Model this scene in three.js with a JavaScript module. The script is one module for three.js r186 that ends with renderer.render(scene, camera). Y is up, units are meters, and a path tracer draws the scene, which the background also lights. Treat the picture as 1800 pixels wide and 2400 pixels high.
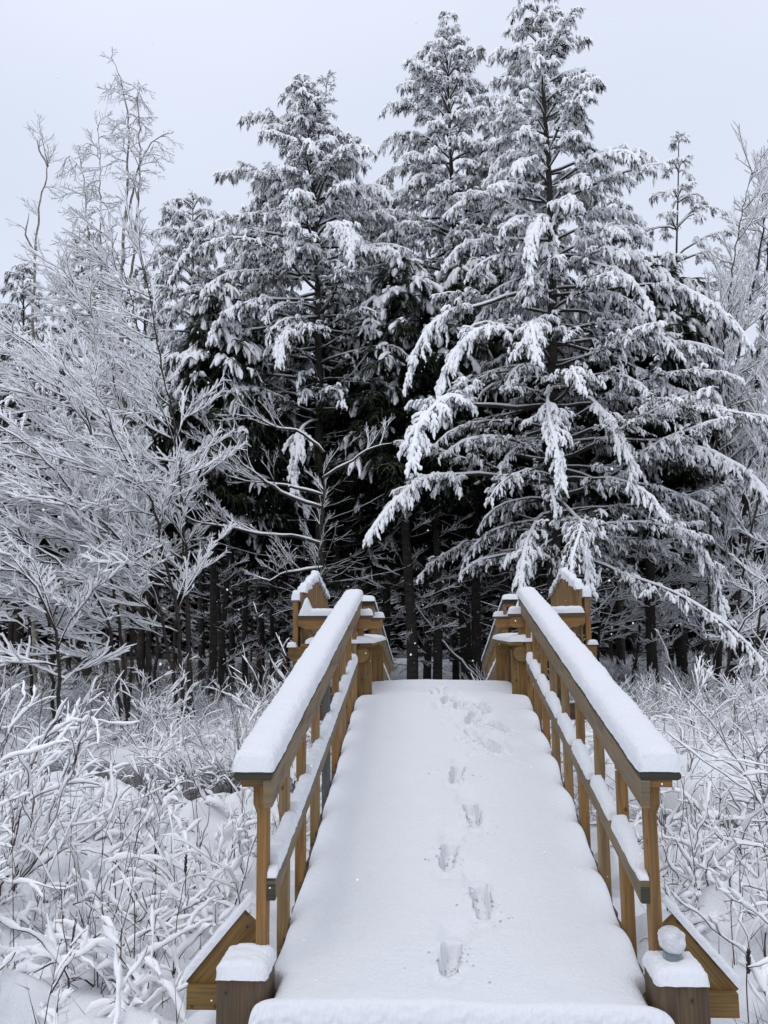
import * as THREE from 'three';
import { ImprovedNoise } from 'three/addons/math/ImprovedNoise.js';

// ---------------------------------------------------------------- camera, sky, sun, exposure
const scene = new THREE.Scene();
const camera = new THREE.PerspectiveCamera(63.18, 768 / 1024, 0.05, 1500);
camera.position.set(-0.0965, 1.835, 0);
camera.rotation.order = 'YXZ';
camera.rotation.set(0.1379, 0.0558, -0.01);
camera.updateMatrixWorld(true);

const renderer = new THREE.WebGLRenderer({ antialias: true });
renderer.setSize(768, 1024);
renderer.toneMapping = THREE.LinearToneMapping;
renderer.toneMappingExposure = 1.05;
renderer.shadowMap.enabled = true;

const noiser = new ImprovedNoise();
const noise = (x, y, z = 0) => noiser.noise(x + 31.7, y + 17.3, z + 5.1);
const fbm = (x, y, z, o = 4) => { let a = 0, s = 0.5, f = 1; for (let i = 0; i < o; i++) { a += s * noise(x * f, y * f, z * f); s *= 0.5; f *= 2.03; } return a; };
{
  const W = 512, H = 256, d = new Float32Array(W * H * 4);
  for (let j = 0; j < H; j++) for (let i = 0; i < W; i++) {
    const el = (j + 0.5) / H * Math.PI - Math.PI / 2, az = (i + 0.5) / W * Math.PI * 2;
    const x = Math.cos(el) * Math.cos(az), y = Math.sin(el), z = Math.cos(el) * Math.sin(az);
    const c = fbm(x * 1.6, y * 3.2, z * 1.6, 4);
    const up = Math.max(0, y) ** 3.2, g = 1.02 + 0.42 * up;
    const k = g * (1 + 0.13 * c), warm = 0.5 + 0.9 * c;
    const o = (j * W + i) * 4;
    d[o] = (0.645 + 0.09 * up) * k * (1 + 0.03 * warm); d[o + 1] = (0.71 + 0.05 * up) * k * (1 + 0.012 * warm); d[o + 2] = 0.85 * k; d[o + 3] = 1;
  }
  const t = new THREE.DataTexture(d, W, H, THREE.RGBAFormat, THREE.FloatType);
  t.mapping = THREE.EquirectangularReflectionMapping; t.magFilter = THREE.LinearFilter; t.minFilter = THREE.LinearFilter; t.needsUpdate = true;
  scene.background = t; scene.environment = t;
}
const sun = new THREE.DirectionalLight(new THREE.Color(1, 0.95, 0.89), 0.6);
sun.position.set(-14, 46, 16); sun.target.position.set(0, 0, -12);
sun.castShadow = true; sun.shadow.radius = 60; sun.shadow.mapSize.set(2048, 2048);
Object.assign(sun.shadow.camera, { left: -40, right: 40, top: 40, bottom: -40, near: 1, far: 140 });
sun.name = 'sun'; scene.add(sun, sun.target);

// ---------------------------------------------------------------- helpers
const V = (x, y, z) => new THREE.Vector3(x, y, z);
const UPV = V(0, 1, 0);
function rng(seed) { let a = seed >>> 0; return () => { a = (a + 0x6d2b79f5) | 0; let t = Math.imul(a ^ (a >>> 15), 1 | a); t = (t + Math.imul(t ^ (t >>> 7), 61 | t)) ^ t; return ((t ^ (t >>> 14)) >>> 0) / 4294967296; }; }
const lerp = (a, b, t) => a + (b - a) * t, clamp = (x, a, b) => Math.min(b, Math.max(a, x));
const sstep = (a, b, x) => { const t = clamp((x - a) / (b - a), 0, 1); return t * t * (3 - 2 * t); };
const rad = Math.PI / 180;
// the place on the photograph's pixel (1800 x 2400) that lies D metres ahead, measured along the bridge
function at(px, py, D) { const v = V((px - 900) / 1951.2, -(py - 1200) / 1951.2, -1).applyQuaternion(camera.quaternion); return camera.position.clone().addScaledVector(v, D / -v.z); }

const used = {};
function numbered(name) { const n = used[name] ?? 0; used[name] = n + 1; return n ? `${name}_${String(n).padStart(3, '0')}` : name; }
function tag(o, label, category, group, kind) { o.userData.label = label; if (category) o.userData.category = category; if (group) o.userData.group = group; if (kind) o.userData.kind = kind; return o; }
function thing(name, label, category, pos, group, kind) { const o = new THREE.Group(); o.name = numbered(name); if (pos) o.position.copy(pos); scene.add(o); return tag(o, label, category, group, kind); }
function put(o, name, parent) { o.name = parent === scene ? numbered(name) : name; o.castShadow = o.receiveShadow = true; parent.add(o); return o; }

class MB {
  constructor() { this.p = []; this.n = []; this.u = []; this.i = []; }
  get count() { return this.p.length / 3; }
  vert(x, y, z, a, b, c, u = 0, v = 0) { this.p.push(x, y, z); this.n.push(a, b, c); this.u.push(u, v); return this.p.length / 3 - 1; }
  quad(a, b, c, d) { this.i.push(a, c, b, a, d, c); }
  // a tapered round tube through points
  tube(pts, r, sides = 4, cap = true) {
    const N = pts.length; let S = null, s = 0; const first = this.count, K = sides + 1;
    for (let i = 0; i < N; i++) {
      const a = pts[Math.max(0, i - 1)], b = pts[Math.min(N - 1, i + 1)];
      let tx = b.x - a.x, ty = b.y - a.y, tz = b.z - a.z; const l = Math.hypot(tx, ty, tz) || 1; tx /= l; ty /= l; tz /= l;
      if (!S) S = Math.abs(ty) > 0.9 ? V(1, 0, 0) : V(-tz, 0, tx).normalize();
      const dt = S.x * tx + S.y * ty + S.z * tz; S.set(S.x - tx * dt, S.y - ty * dt, S.z - tz * dt).normalize();
      const ux = S.y * tz - S.z * ty, uy = S.z * tx - S.x * tz, uz = S.x * ty - S.y * tx;
      if (i) s += pts[i].distanceTo(pts[i - 1]);
      const R = typeof r === 'function' ? r(i / (N - 1)) : typeof r === 'number' ? r : r[i], P = pts[i];
      for (let k = 0; k < K; k++) { const f = k / sides * 6.2832, c = Math.cos(f), q = Math.sin(f), nx = S.x * c + ux * q, ny = S.y * c + uy * q, nz = S.z * c + uz * q; this.vert(P.x + nx * R, P.y + ny * R, P.z + nz * R, nx, ny, nz, s, k / sides * 6.28 * Math.max(R, 0.02)); }
    }
    for (let i = 0; i < N - 1; i++) for (let k = 0; k < sides; k++) { const a = first + i * K + k; this.quad(a, a + 1, a + K + 1, a + K); }
    if (cap) { const P = pts[N - 1], Q = pts[N - 2]; const t = P.clone().sub(Q).normalize(); const c = this.vert(P.x, P.y, P.z, t.x, t.y, t.z); const b = first + (N - 1) * K; for (let k = 0; k < sides; k++) this.i.push(b + k + 1, b + k, c); }
  }
  // snow lying along the upper side of a twig: an uneven rounded ridge; w = half width, lift = radius of the twig
  ridge(pts, w, lift, sides, R, tall = 0.9, sag = 0.45, hold = 0.42, lump = 0.8) {
    const N = pts.length, first = this.count; let wob = R();
    for (let i = 0; i < N; i++) {
      const a = pts[Math.max(0, i - 1)], b = pts[Math.min(N - 1, i + 1)], P = pts[i];
      let tx = b.x - a.x, ty = b.y - a.y, tz = b.z - a.z; const l = Math.hypot(tx, ty, tz) || 1; tx /= l; ty /= l; tz /= l;
      let hz = Math.hypot(tx, tz); if (hz < 0.02) { tx += 0.02; hz = 0.03; }
      let sx = -tz / hz, sz = tx / hz;               // sideways
      const ux = -ty * tx / hz, uy = hz, uz = -ty * tz / hz; // up, square to the twig
      wob = lerp(wob, R(), lump >= 1 ? 0.88 : 0.6);
      let W = (typeof w === 'function' ? w(i / (N - 1)) : w) * (1 + lump * (wob - 0.5)) * (hold + (1 - hold) * sstep(0.1, 0.75, hz));
      if (i === 0 || i === N - 1) W *= 0.55;
      const L = (typeof lift === 'function' ? lift(i / (N - 1)) : lift), H = W * tall * 1.25, off = L * 0.7 + H * sag * 0.55;
      for (let k = 0; k < sides; k++) {
        const f = (k + 0.5) / sides * 6.2832, c = Math.cos(f), q = Math.sin(f), yy = q > 0 ? q * H : q * H * sag;
        let nx = c / W, ny = q / (q > 0 ? H : H * sag); const nl = Math.hypot(nx, ny); nx /= nl; ny /= nl;
        this.vert(P.x + sx * c * W + ux * (off + yy), P.y + uy * (off + yy), P.z + sz * c * W + uz * (off + yy), sx * nx + ux * ny, uy * ny, sz * nx + uz * ny);
      }
      if (i === 0 || i === N - 1) {
        const e = i ? 1 : -1; const c = this.vert(P.x + tx * e * W * 0.9 + ux * off, P.y + ty * e * W * 0.9 + uy * off, P.z + tz * e * W * 0.9 + uz * off, tx * e, ty * e, tz * e);
        if (i === 0) this.c0 = c; else this.c1 = c;
      }
    }
    const r0 = first, step = (i) => first + i * sides + (i > 0 ? 1 : 0);
    for (let i = 0; i < N - 1; i++) { const A = step(i), B = step(i + 1); for (let k = 0; k < sides; k++) { const k2 = (k + 1) % sides; this.quad(A + k, A + k2, B + k2, B + k); } }
    for (let k = 0; k < sides; k++) { const k2 = (k + 1) % sides; this.i.push(r0 + k, r0 + k2, this.c0); const b = step(N - 1); this.i.push(b + k2, b + k, this.c1); }
  }
  blade(p, d, len, wid, R) { // one narrow needle bundle
    let sx = -d.z, sz = d.x; const l = Math.hypot(sx, sz); if (l < 0.01) { sx = 1; sz = 0; } else { sx /= l; sz /= l; }
    const a = R() * 3.14, ca = Math.cos(a), sa = Math.sin(a), wx = sx * ca * wid, wy = sa * wid, wz = sz * ca * wid;
    const nx = d.y * wz - d.z * wy, ny = d.z * wx - d.x * wz, nz = d.x * wy - d.y * wx, nl = Math.hypot(nx, ny, nz) || 1;
    const i0 = this.vert(p.x - wx, p.y - wy, p.z - wz, nx / nl, ny / nl, nz / nl); this.vert(p.x + wx, p.y + wy, p.z + wz, nx / nl, ny / nl, nz / nl);
    this.vert(p.x + d.x * len + wx * 0.25, p.y + d.y * len - len * 0.12, p.z + d.z * len + wz * 0.25, nx / nl, ny / nl, nz / nl);
    this.i.push(i0, i0 + 1, i0 + 2);
  }
  geo() {
    const g = new THREE.BufferGeometry();
    g.setAttribute('position', new THREE.BufferAttribute(new Float32Array(this.p), 3));
    g.setAttribute('normal', new THREE.BufferAttribute(new Float32Array(this.n), 3));
    g.setAttribute('uv', new THREE.BufferAttribute(new Float32Array(this.u), 2));
    g.setIndex(new THREE.BufferAttribute(new Uint32Array(this.i), 1));
    return g;
  }
  build(name, mat, parent) { if (!this.i.length) return null; return put(new THREE.Mesh(this.geo(), mat), name, parent); }
}

// ---------------------------------------------------------------- materials
function periodic(seed, nx, ny) { const R = rng(seed), t = Array.from({ length: nx * ny }, R); return (u, v) => { const x = u * nx, y = v * ny, i = Math.floor(x), j = Math.floor(y), f = x - i, g = y - j, a = f * f * (3 - 2 * f), b = g * g * (3 - 2 * g), T = (p, q) => t[((q % ny + ny) % ny) * nx + (p % nx + nx) % nx]; return lerp(lerp(T(i, j), T(i + 1, j), a), lerp(T(i, j + 1), T(i + 1, j + 1), a), b); }; }
function texture(w, h, f, srgb, rep) {
  const d = new Uint8Array(w * h * 4);
  for (let j = 0; j < h; j++) for (let i = 0; i < w; i++) { const c = f((i + 0.5) / w, (j + 0.5) / h), o = (j * w + i) * 4; for (let k = 0; k < 3; k++) d[o + k] = clamp(Array.isArray(c) ? c[k] : c, 0, 1) * 255; d[o + 3] = 255; }
  const t = new THREE.DataTexture(d, w, h); t.wrapS = t.wrapT = THREE.RepeatWrapping; t.magFilter = THREE.LinearFilter; t.minFilter = THREE.LinearMipmapLinearFilter; t.generateMipmaps = true; if (srgb) t.colorSpace = THREE.SRGBColorSpace; t.repeat.set(...rep); t.needsUpdate = true; return t;
}
// timber: streaks along u (1.5 m), 0.4 m across
const wa = periodic(11, 10, 96), wb = periodic(12, 24, 200), wc = periodic(13, 6, 9), wd = periodic(14, 5, 40);
const KN = (() => { const R = rng(14); return Array.from({ length: 9 }, () => [R(), R(), 0.006 + 0.006 * R()]); })();
const knot = (u, v) => { let k = 0; for (const [a, b, r] of KN) { const x = ((u - a + 1.5) % 1 - 0.5) * 1.5, y = ((v - b + 1.5) % 1 - 0.5) * 0.4, q = (x * x * 0.5 + y * y) / (r * r); if (q < 4) k = Math.max(k, Math.exp(-q * 1.3)); } return k; };
const grainAt = (u, v) => { const w = v + 0.018 * (wc(u, v) - 0.5); const ring = 0.5 + 0.5 * Math.sin(6.2832 * (14 * w + 1.6 * wd(u, w))); return 0.34 * wa(u, w) + 0.26 * wb(u, w) + 0.28 * ring + 0.12 * wc(u, v); };
const woodTone = texture(512, 512, (u, v) => { const g = grainAt(u, v), st = wc(u + 0.3, v + 0.6); const k = (0.62 + 0.32 * g - 0.24 * st * st) * (1 - 0.6 * knot(u, v)), m = wa(v * 0.7, u), q = 0.55 * wc(u * 2 + 0.1, v * 3 + 0.7) ** 2; return [k * (1.02 + 0.03 * m - 0.16 * q), k * (0.99 + 0.1 * q), k * (0.97 - 0.05 * m + 0.42 * q)]; }, true, [1 / 1.5, 1 / 0.4]);
const woodBump = texture(512, 512, (u, v) => grainAt(u, v), false, [1 / 1.5, 1 / 0.4]);
const wood = (r, g, b, rough = 0.72) => new THREE.MeshStandardMaterial({ color: new THREE.Color().setRGB(r, g, b), map: woodTone, bumpMap: woodBump, bumpScale: 0.0035, roughness: rough });
const M = {
  warm: wood(0.41, 0.225, 0.068), honey: wood(0.43, 0.285, 0.125), grey: wood(0.34, 0.255, 0.145), dark: wood(0.17, 0.115, 0.062), moss: wood(0.085, 0.08, 0.055, 0.9), olive: wood(0.33, 0.2, 0.055), slate: wood(0.17, 0.17, 0.17),
};
const sn1 = periodic(21, 24, 24), sn2 = periodic(22, 72, 72), sn3 = periodic(23, 160, 160);
const snowBump = texture(512, 512, (u, v) => 0.4 * sn1(u, v) + 0.35 * sn2(u, v) + 0.25 * sn3(u, v), false, [1.6, 1.6]);
M.snow = new THREE.MeshStandardMaterial({ color: new THREE.Color().setRGB(0.76, 0.775, 0.8), roughness: 0.85, bumpMap: snowBump, bumpScale: 0.007 });  // bridge snow; its dimmer lighting is put into the greyer colour
M.brightenedSnow = new THREE.MeshStandardMaterial({ color: new THREE.Color().setRGB(0.94, 0.945, 0.955), roughness: 0.9 });  // same snow on plants, coloured whiter to lift the shade among the twigs
const bk1 = periodic(31, 6, 40), bk2 = periodic(32, 20, 90);
const barkTone = texture(256, 256, (u, v) => { const k = 0.45 + 0.4 * bk1(v, u) + 0.25 * bk2(u, v) - 0.1; return [k, k * 0.96, k * 0.92]; }, true, [1 / 1.2, 1 / 1.2]);
const barkBump = texture(256, 256, (u, v) => 0.6 * bk1(v, u) + 0.4 * bk2(u, v), false, [1 / 1.2, 1 / 1.2]);
const bark = (r, g, b) => new THREE.MeshStandardMaterial({ color: new THREE.Color().setRGB(r, g, b), map: barkTone, bumpMap: barkBump, bumpScale: 0.02, roughness: 0.95 });
M.bark = bark(0.085, 0.075, 0.065); M.paleBark = bark(0.5, 0.48, 0.45); M.blackBark = bark(0.06, 0.053, 0.046);
M.twig = new THREE.MeshStandardMaterial({ color: new THREE.Color().setRGB(0.055, 0.042, 0.036), roughness: 0.9 });
M.redTwig = new THREE.MeshStandardMaterial({ color: new THREE.Color().setRGB(0.075, 0.038, 0.032), roughness: 0.85 });
M.straw = new THREE.MeshStandardMaterial({ color: new THREE.Color().setRGB(0.16, 0.11, 0.065), roughness: 0.95 });
M.needle = new THREE.MeshStandardMaterial({ color: new THREE.Color().setRGB(0.1, 0.13, 0.075), roughness: 0.8, side: THREE.DoubleSide });
M.liftedFrost = new THREE.MeshStandardMaterial({ color: new THREE.Color().setRGB(0.155, 0.2, 0.118), roughness: 0.9, side: THREE.DoubleSide });  // frosted needles, also coloured lighter to lift the shade inside the crowns
M.darkNeedle = new THREE.MeshStandardMaterial({ color: new THREE.Color().setRGB(0.075, 0.088, 0.06), roughness: 0.85, side: THREE.DoubleSide });
M.glass = new THREE.MeshPhysicalMaterial({ color: 0xe8f0ee, roughness: 0.04, transmission: 1, thickness: 0.01, ior: 1.5 });
M.water = new THREE.MeshPhysicalMaterial({ color: new THREE.Color().setRGB(0.012, 0.013, 0.013), roughness: 0.03, bumpMap: snowBump, bumpScale: 0.0012 });
// ---------------------------------------------------------------- ground and stream
const streamD = (x) => 11.55 - 0.42 * x + 0.3 * noise(x * 0.35, 3.3, 0);
const WATER = -0.56;
function groundH(x, d) {
  let h = -0.34 + 0.2 * fbm(x * 0.28, d * 0.28, 1, 3) + 0.13 * fbm(x * 0.9, d * 0.9, 4, 3);
  const near = 1 - sstep(9, 20, Math.hypot(x, d));
  h += near * (0.34 * Math.abs(noise(x * 1.25, d * 1.25, 9)) + 0.1 * noise(x * 4.1, d * 4.1, 19));
  h = lerp(h, -0.05 + 0.22 * fbm(x * 0.12, d * 0.12, 2, 4) + 0.05 * noise(x * 1.1, d * 1.1, 8), sstep(15, 23, d));
  h -= 0.0009 * Math.max(0, d - 40) * 0;
  const hw = lerp(1.05, 0.5, sstep(-3, 2, x)), t = Math.abs(d - streamD(x)) * 0.93;
  const edge = 0.3 * noise(x * 1.7, d * 1.7, 12) + 0.4 * noise(x * 0.6, d * 0.6, 13);
  h = lerp(-0.95, h, sstep(hw - 0.2 + edge, hw + 0.45 + edge, t));
  const ap = (1 - sstep(1.05, 1.6, Math.abs(x))) * (1 - sstep(4.1, 4.8, d));
  h = lerp(h, -0.1 + 0.02 * noise(x * 2, d * 2, 3), ap);
  return h;
}
{
  const axis = (lo, hi, fine0, fine1, step, grow) => { const a = []; let x = fine0; while (x <= fine1) { a.push(x); x += step; } let s = step; while (x < hi) { s *= grow; x += s; a.push(x); } x = fine0; s = step; const b = []; while (x > lo) { s *= grow; x -= s; b.push(x); } return b.reverse().concat(a); };
  const xs = axis(-700, 700, -4.6, 4.6, 0.055, 1.045), ds = axis(-60, 900, 2.8, 15.5, 0.065, 1.035);
  const g = new THREE.BufferGeometry(), nx = xs.length, nd = ds.length, p = new Float32Array(nx * nd * 3), u = new Float32Array(nx * nd * 2), idx = [];
  for (let j = 0; j < nd; j++) for (let i = 0; i < nx; i++) { const o = j * nx + i; p[o * 3] = xs[i]; p[o * 3 + 1] = groundH(xs[i], ds[j]); p[o * 3 + 2] = -ds[j]; u[o * 2] = xs[i]; u[o * 2 + 1] = ds[j]; if (i && j) idx.push(o - nx - 1, o - nx, o, o - nx - 1, o, o - 1); }
  g.setAttribute('position', new THREE.BufferAttribute(p, 3)); g.setAttribute('uv', new THREE.BufferAttribute(u, 2)); g.setIndex(idx); g.computeVertexNormals();
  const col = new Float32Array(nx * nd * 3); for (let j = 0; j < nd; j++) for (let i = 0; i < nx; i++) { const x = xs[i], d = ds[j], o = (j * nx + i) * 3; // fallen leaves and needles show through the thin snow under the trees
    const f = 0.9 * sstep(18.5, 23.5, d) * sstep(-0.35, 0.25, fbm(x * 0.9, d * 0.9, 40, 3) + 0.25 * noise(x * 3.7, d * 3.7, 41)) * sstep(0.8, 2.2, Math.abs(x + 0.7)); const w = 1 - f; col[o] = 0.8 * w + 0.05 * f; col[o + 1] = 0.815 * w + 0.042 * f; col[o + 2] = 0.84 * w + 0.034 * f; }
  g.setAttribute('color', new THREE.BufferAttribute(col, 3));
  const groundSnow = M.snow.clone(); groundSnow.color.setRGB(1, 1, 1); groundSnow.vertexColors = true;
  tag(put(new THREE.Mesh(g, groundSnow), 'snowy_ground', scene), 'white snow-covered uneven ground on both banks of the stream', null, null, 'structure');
  const w = new MB(); let last = -1;
  for (let x = -30; x <= 30; x += 0.5) { const c = streamD(x), a = w.vert(x, WATER, -(c - 2.3), 0, 1, 0, x, 0), b = w.vert(x, WATER, -(c + 2.3), 0, 1, 0, x, 4); if (last >= 0) w.quad(last, last + 1, b, a); last = a; }
  tag(w.build('stream_water', M.water, scene), 'dark still stream water winding beneath the bridge', null, null, 'structure');
}

// ---------------------------------------------------------------- the footbridge
const MID = 10.97, DEPTH = 0.1;
const smin = (a, b, k) => { const h = clamp(0.5 + 0.5 * (b - a) / k, 0, 1); return lerp(b, a, h) - k * h * (1 - h); };
function topY(d) { const q = Math.min(d, 2 * MID - d); return smin(-smin(-0.2138 * (q - 4.4), -0.085, 0.12), 1.09, 0.1); }
const BAL = [4.5, 5.12, 5.76, 6.45, 7.12, 7.78, 8.4, 9.02, 9.7];
const capY = (d) => 1.115 + (d - 4.33) * 0.194;     // timber top of the handrail
const midY = (d) => 0.575 + (d - 4.5) * 0.188;        // timber top of the middle rail

let beamCount = 0;
function beamGeo(L, w, h, c = 0.004, rings) {
  rings = rings ?? [[0, w, 0], [1, w, 0]];
  const pos = [], uv = [], R = rng(1000 + beamCount++), u0 = R() * 3, v0 = R() * 3;
  const sec = (W, ox) => { const a = W / 2, b = h / 2; return [[a - c, -b], [a, -b + c], [a, b - c], [a - c, b], [-a + c, b], [-a, b - c], [-a, -b + c], [-a + c, -b]].map(([x, y]) => [x + ox, y]); };
  const push = (P, U) => { pos.push(...P); uv.push(...U); };
  for (let r = 0; r + 1 < rings.length; r++) {
    const A = sec(rings[r][1], rings[r][2]), B = sec(rings[r + 1][1], rings[r + 1][2]), za = rings[r][0] * L, zb = rings[r + 1][0] * L; let s = v0;
    for (let k = 0; k < 8; k++) { const n = (k + 1) % 8, e = Math.hypot(A[n][0] - A[k][0], A[n][1] - A[k][1]); const q = [[[...A[k], za], [u0 + za, s]], [[...A[n], za], [u0 + za, s + e]], [[...B[n], zb], [u0 + zb, s + e]], [[...B[k], zb], [u0 + zb, s]]]; for (const m of [0, 1, 2, 0, 2, 3]) push(...q[m]); s += e; }
  }
  for (const [r, f] of [[rings[0], 0], [rings[rings.length - 1], 1]]) { const S = sec(r[1], r[2]); for (let k = 1; k < 7; k++) for (const m of f ? [0, k, k + 1] : [0, k + 1, k]) push([...S[m], r[0] * L], [u0 + S[m][0] * 0.2, v0 + S[m][1]]); }
  const g = new THREE.BufferGeometry(); g.setAttribute('position', new THREE.Float32BufferAttribute(pos, 3)); g.setAttribute('uv', new THREE.Float32BufferAttribute(uv, 2)); g.computeVertexNormals(); return g;
}
function beam(A, B, w, h, mat, name, parent, o = {}) {
  const T = B.clone().sub(A), L = T.length(); T.divideScalar(L);
  const hint = o.up ?? (Math.abs(T.y) > 0.9 ? V(0, 0, -1) : UPV), S = hint.clone().cross(T).normalize(), U = T.clone().cross(S);
  const m = put(new THREE.Mesh(beamGeo(L, w, h, o.c, o.rings), mat), name, parent);
  m.matrix.makeBasis(S, U, T).setPosition(A); m.matrix.decompose(m.position, m.quaternion, m.scale); return m;
}
// a rounded uneven slab of snow lying on a board
function snowSlab(pts, w, t, parent, o = {}) {
  const R = rng(7000 + beamCount++), off = R() * 50, N = pts.length, K = o.k ?? 16, g = new THREE.BufferGeometry(), p = [], u = [], idx = [], rough = o.rough ?? 0.006, e0 = o.end ?? 0.05;
  let s = 0, total = 0; for (let i = 1; i < N; i++) total += pts[i].distanceTo(pts[i - 1]);
  for (let i = 0; i < N; i++) {
    if (i) s += pts[i].distanceTo(pts[i - 1]);
    const T = pts[Math.min(N - 1, i + 1)].clone().sub(pts[Math.max(0, i - 1)]).normalize(), S = (o.side ? o.side.clone() : V(-T.z, 0, T.x)).normalize(), U = S.clone().cross(T).normalize(); if (U.y < 0) U.negate();
    const f = s / total, end = Math.min(s, total - s), ef = end < e0 ? Math.sqrt(1 - (1 - end / e0) ** 2) : 1;
    const W = (typeof w === 'function' ? w(f) : w) * (1 + 0.05 * noise(s * 5, off, 1)) * (0.93 + 0.07 * ef), H = (typeof t === 'function' ? t(f) : t) * (1 + 0.14 * noise(s * 2.3, off, 5) + 0.05 * noise(s * 7, off, 8)) * Math.max(ef, 0.02);
    for (let k = 0; k <= K; k++) {
      const a = k / K * Math.PI, c = Math.cos(a), q = Math.sin(a), x = W * Math.sign(c) * Math.abs(c) ** 0.5, y = H * Math.abs(q) ** 0.62;
      const X = pts[i].x + S.x * x + U.x * y, Y = pts[i].y + S.y * x + U.y * y, Z = pts[i].z + S.z * x + U.z * y;
      const n = rough * (noise(X * 17 + off, Y * 17, Z * 17) + 0.7 * noise(X * 48, Y * 48 + off, Z * 48)) * (y > 0.004 ? 1 : 0.5);
      p.push(X + (S.x * c + U.x * q) * n, Y + (S.y * c + U.y * q) * n, Z + (S.z * c + U.z * q) * n); u.push(s, a * W);
      if (i && k) { const b = i * (K + 1) + k; idx.push(b, b - 1, b - K - 2, b, b - K - 2, b - K - 1); }
    }
  }
  g.setAttribute('position', new THREE.Float32BufferAttribute(p, 3)); g.setAttribute('uv', new THREE.Float32BufferAttribute(u, 2)); g.setIndex(idx); g.computeVertexNormals();
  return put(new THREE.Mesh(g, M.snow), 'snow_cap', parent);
}
const line = (A, B, step = 0.02) => { const n = Math.max(3, Math.ceil(A.distanceTo(B) / step)); return Array.from({ length: n + 1 }, (_, i) => A.clone().lerp(B, i / n)); };

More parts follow.
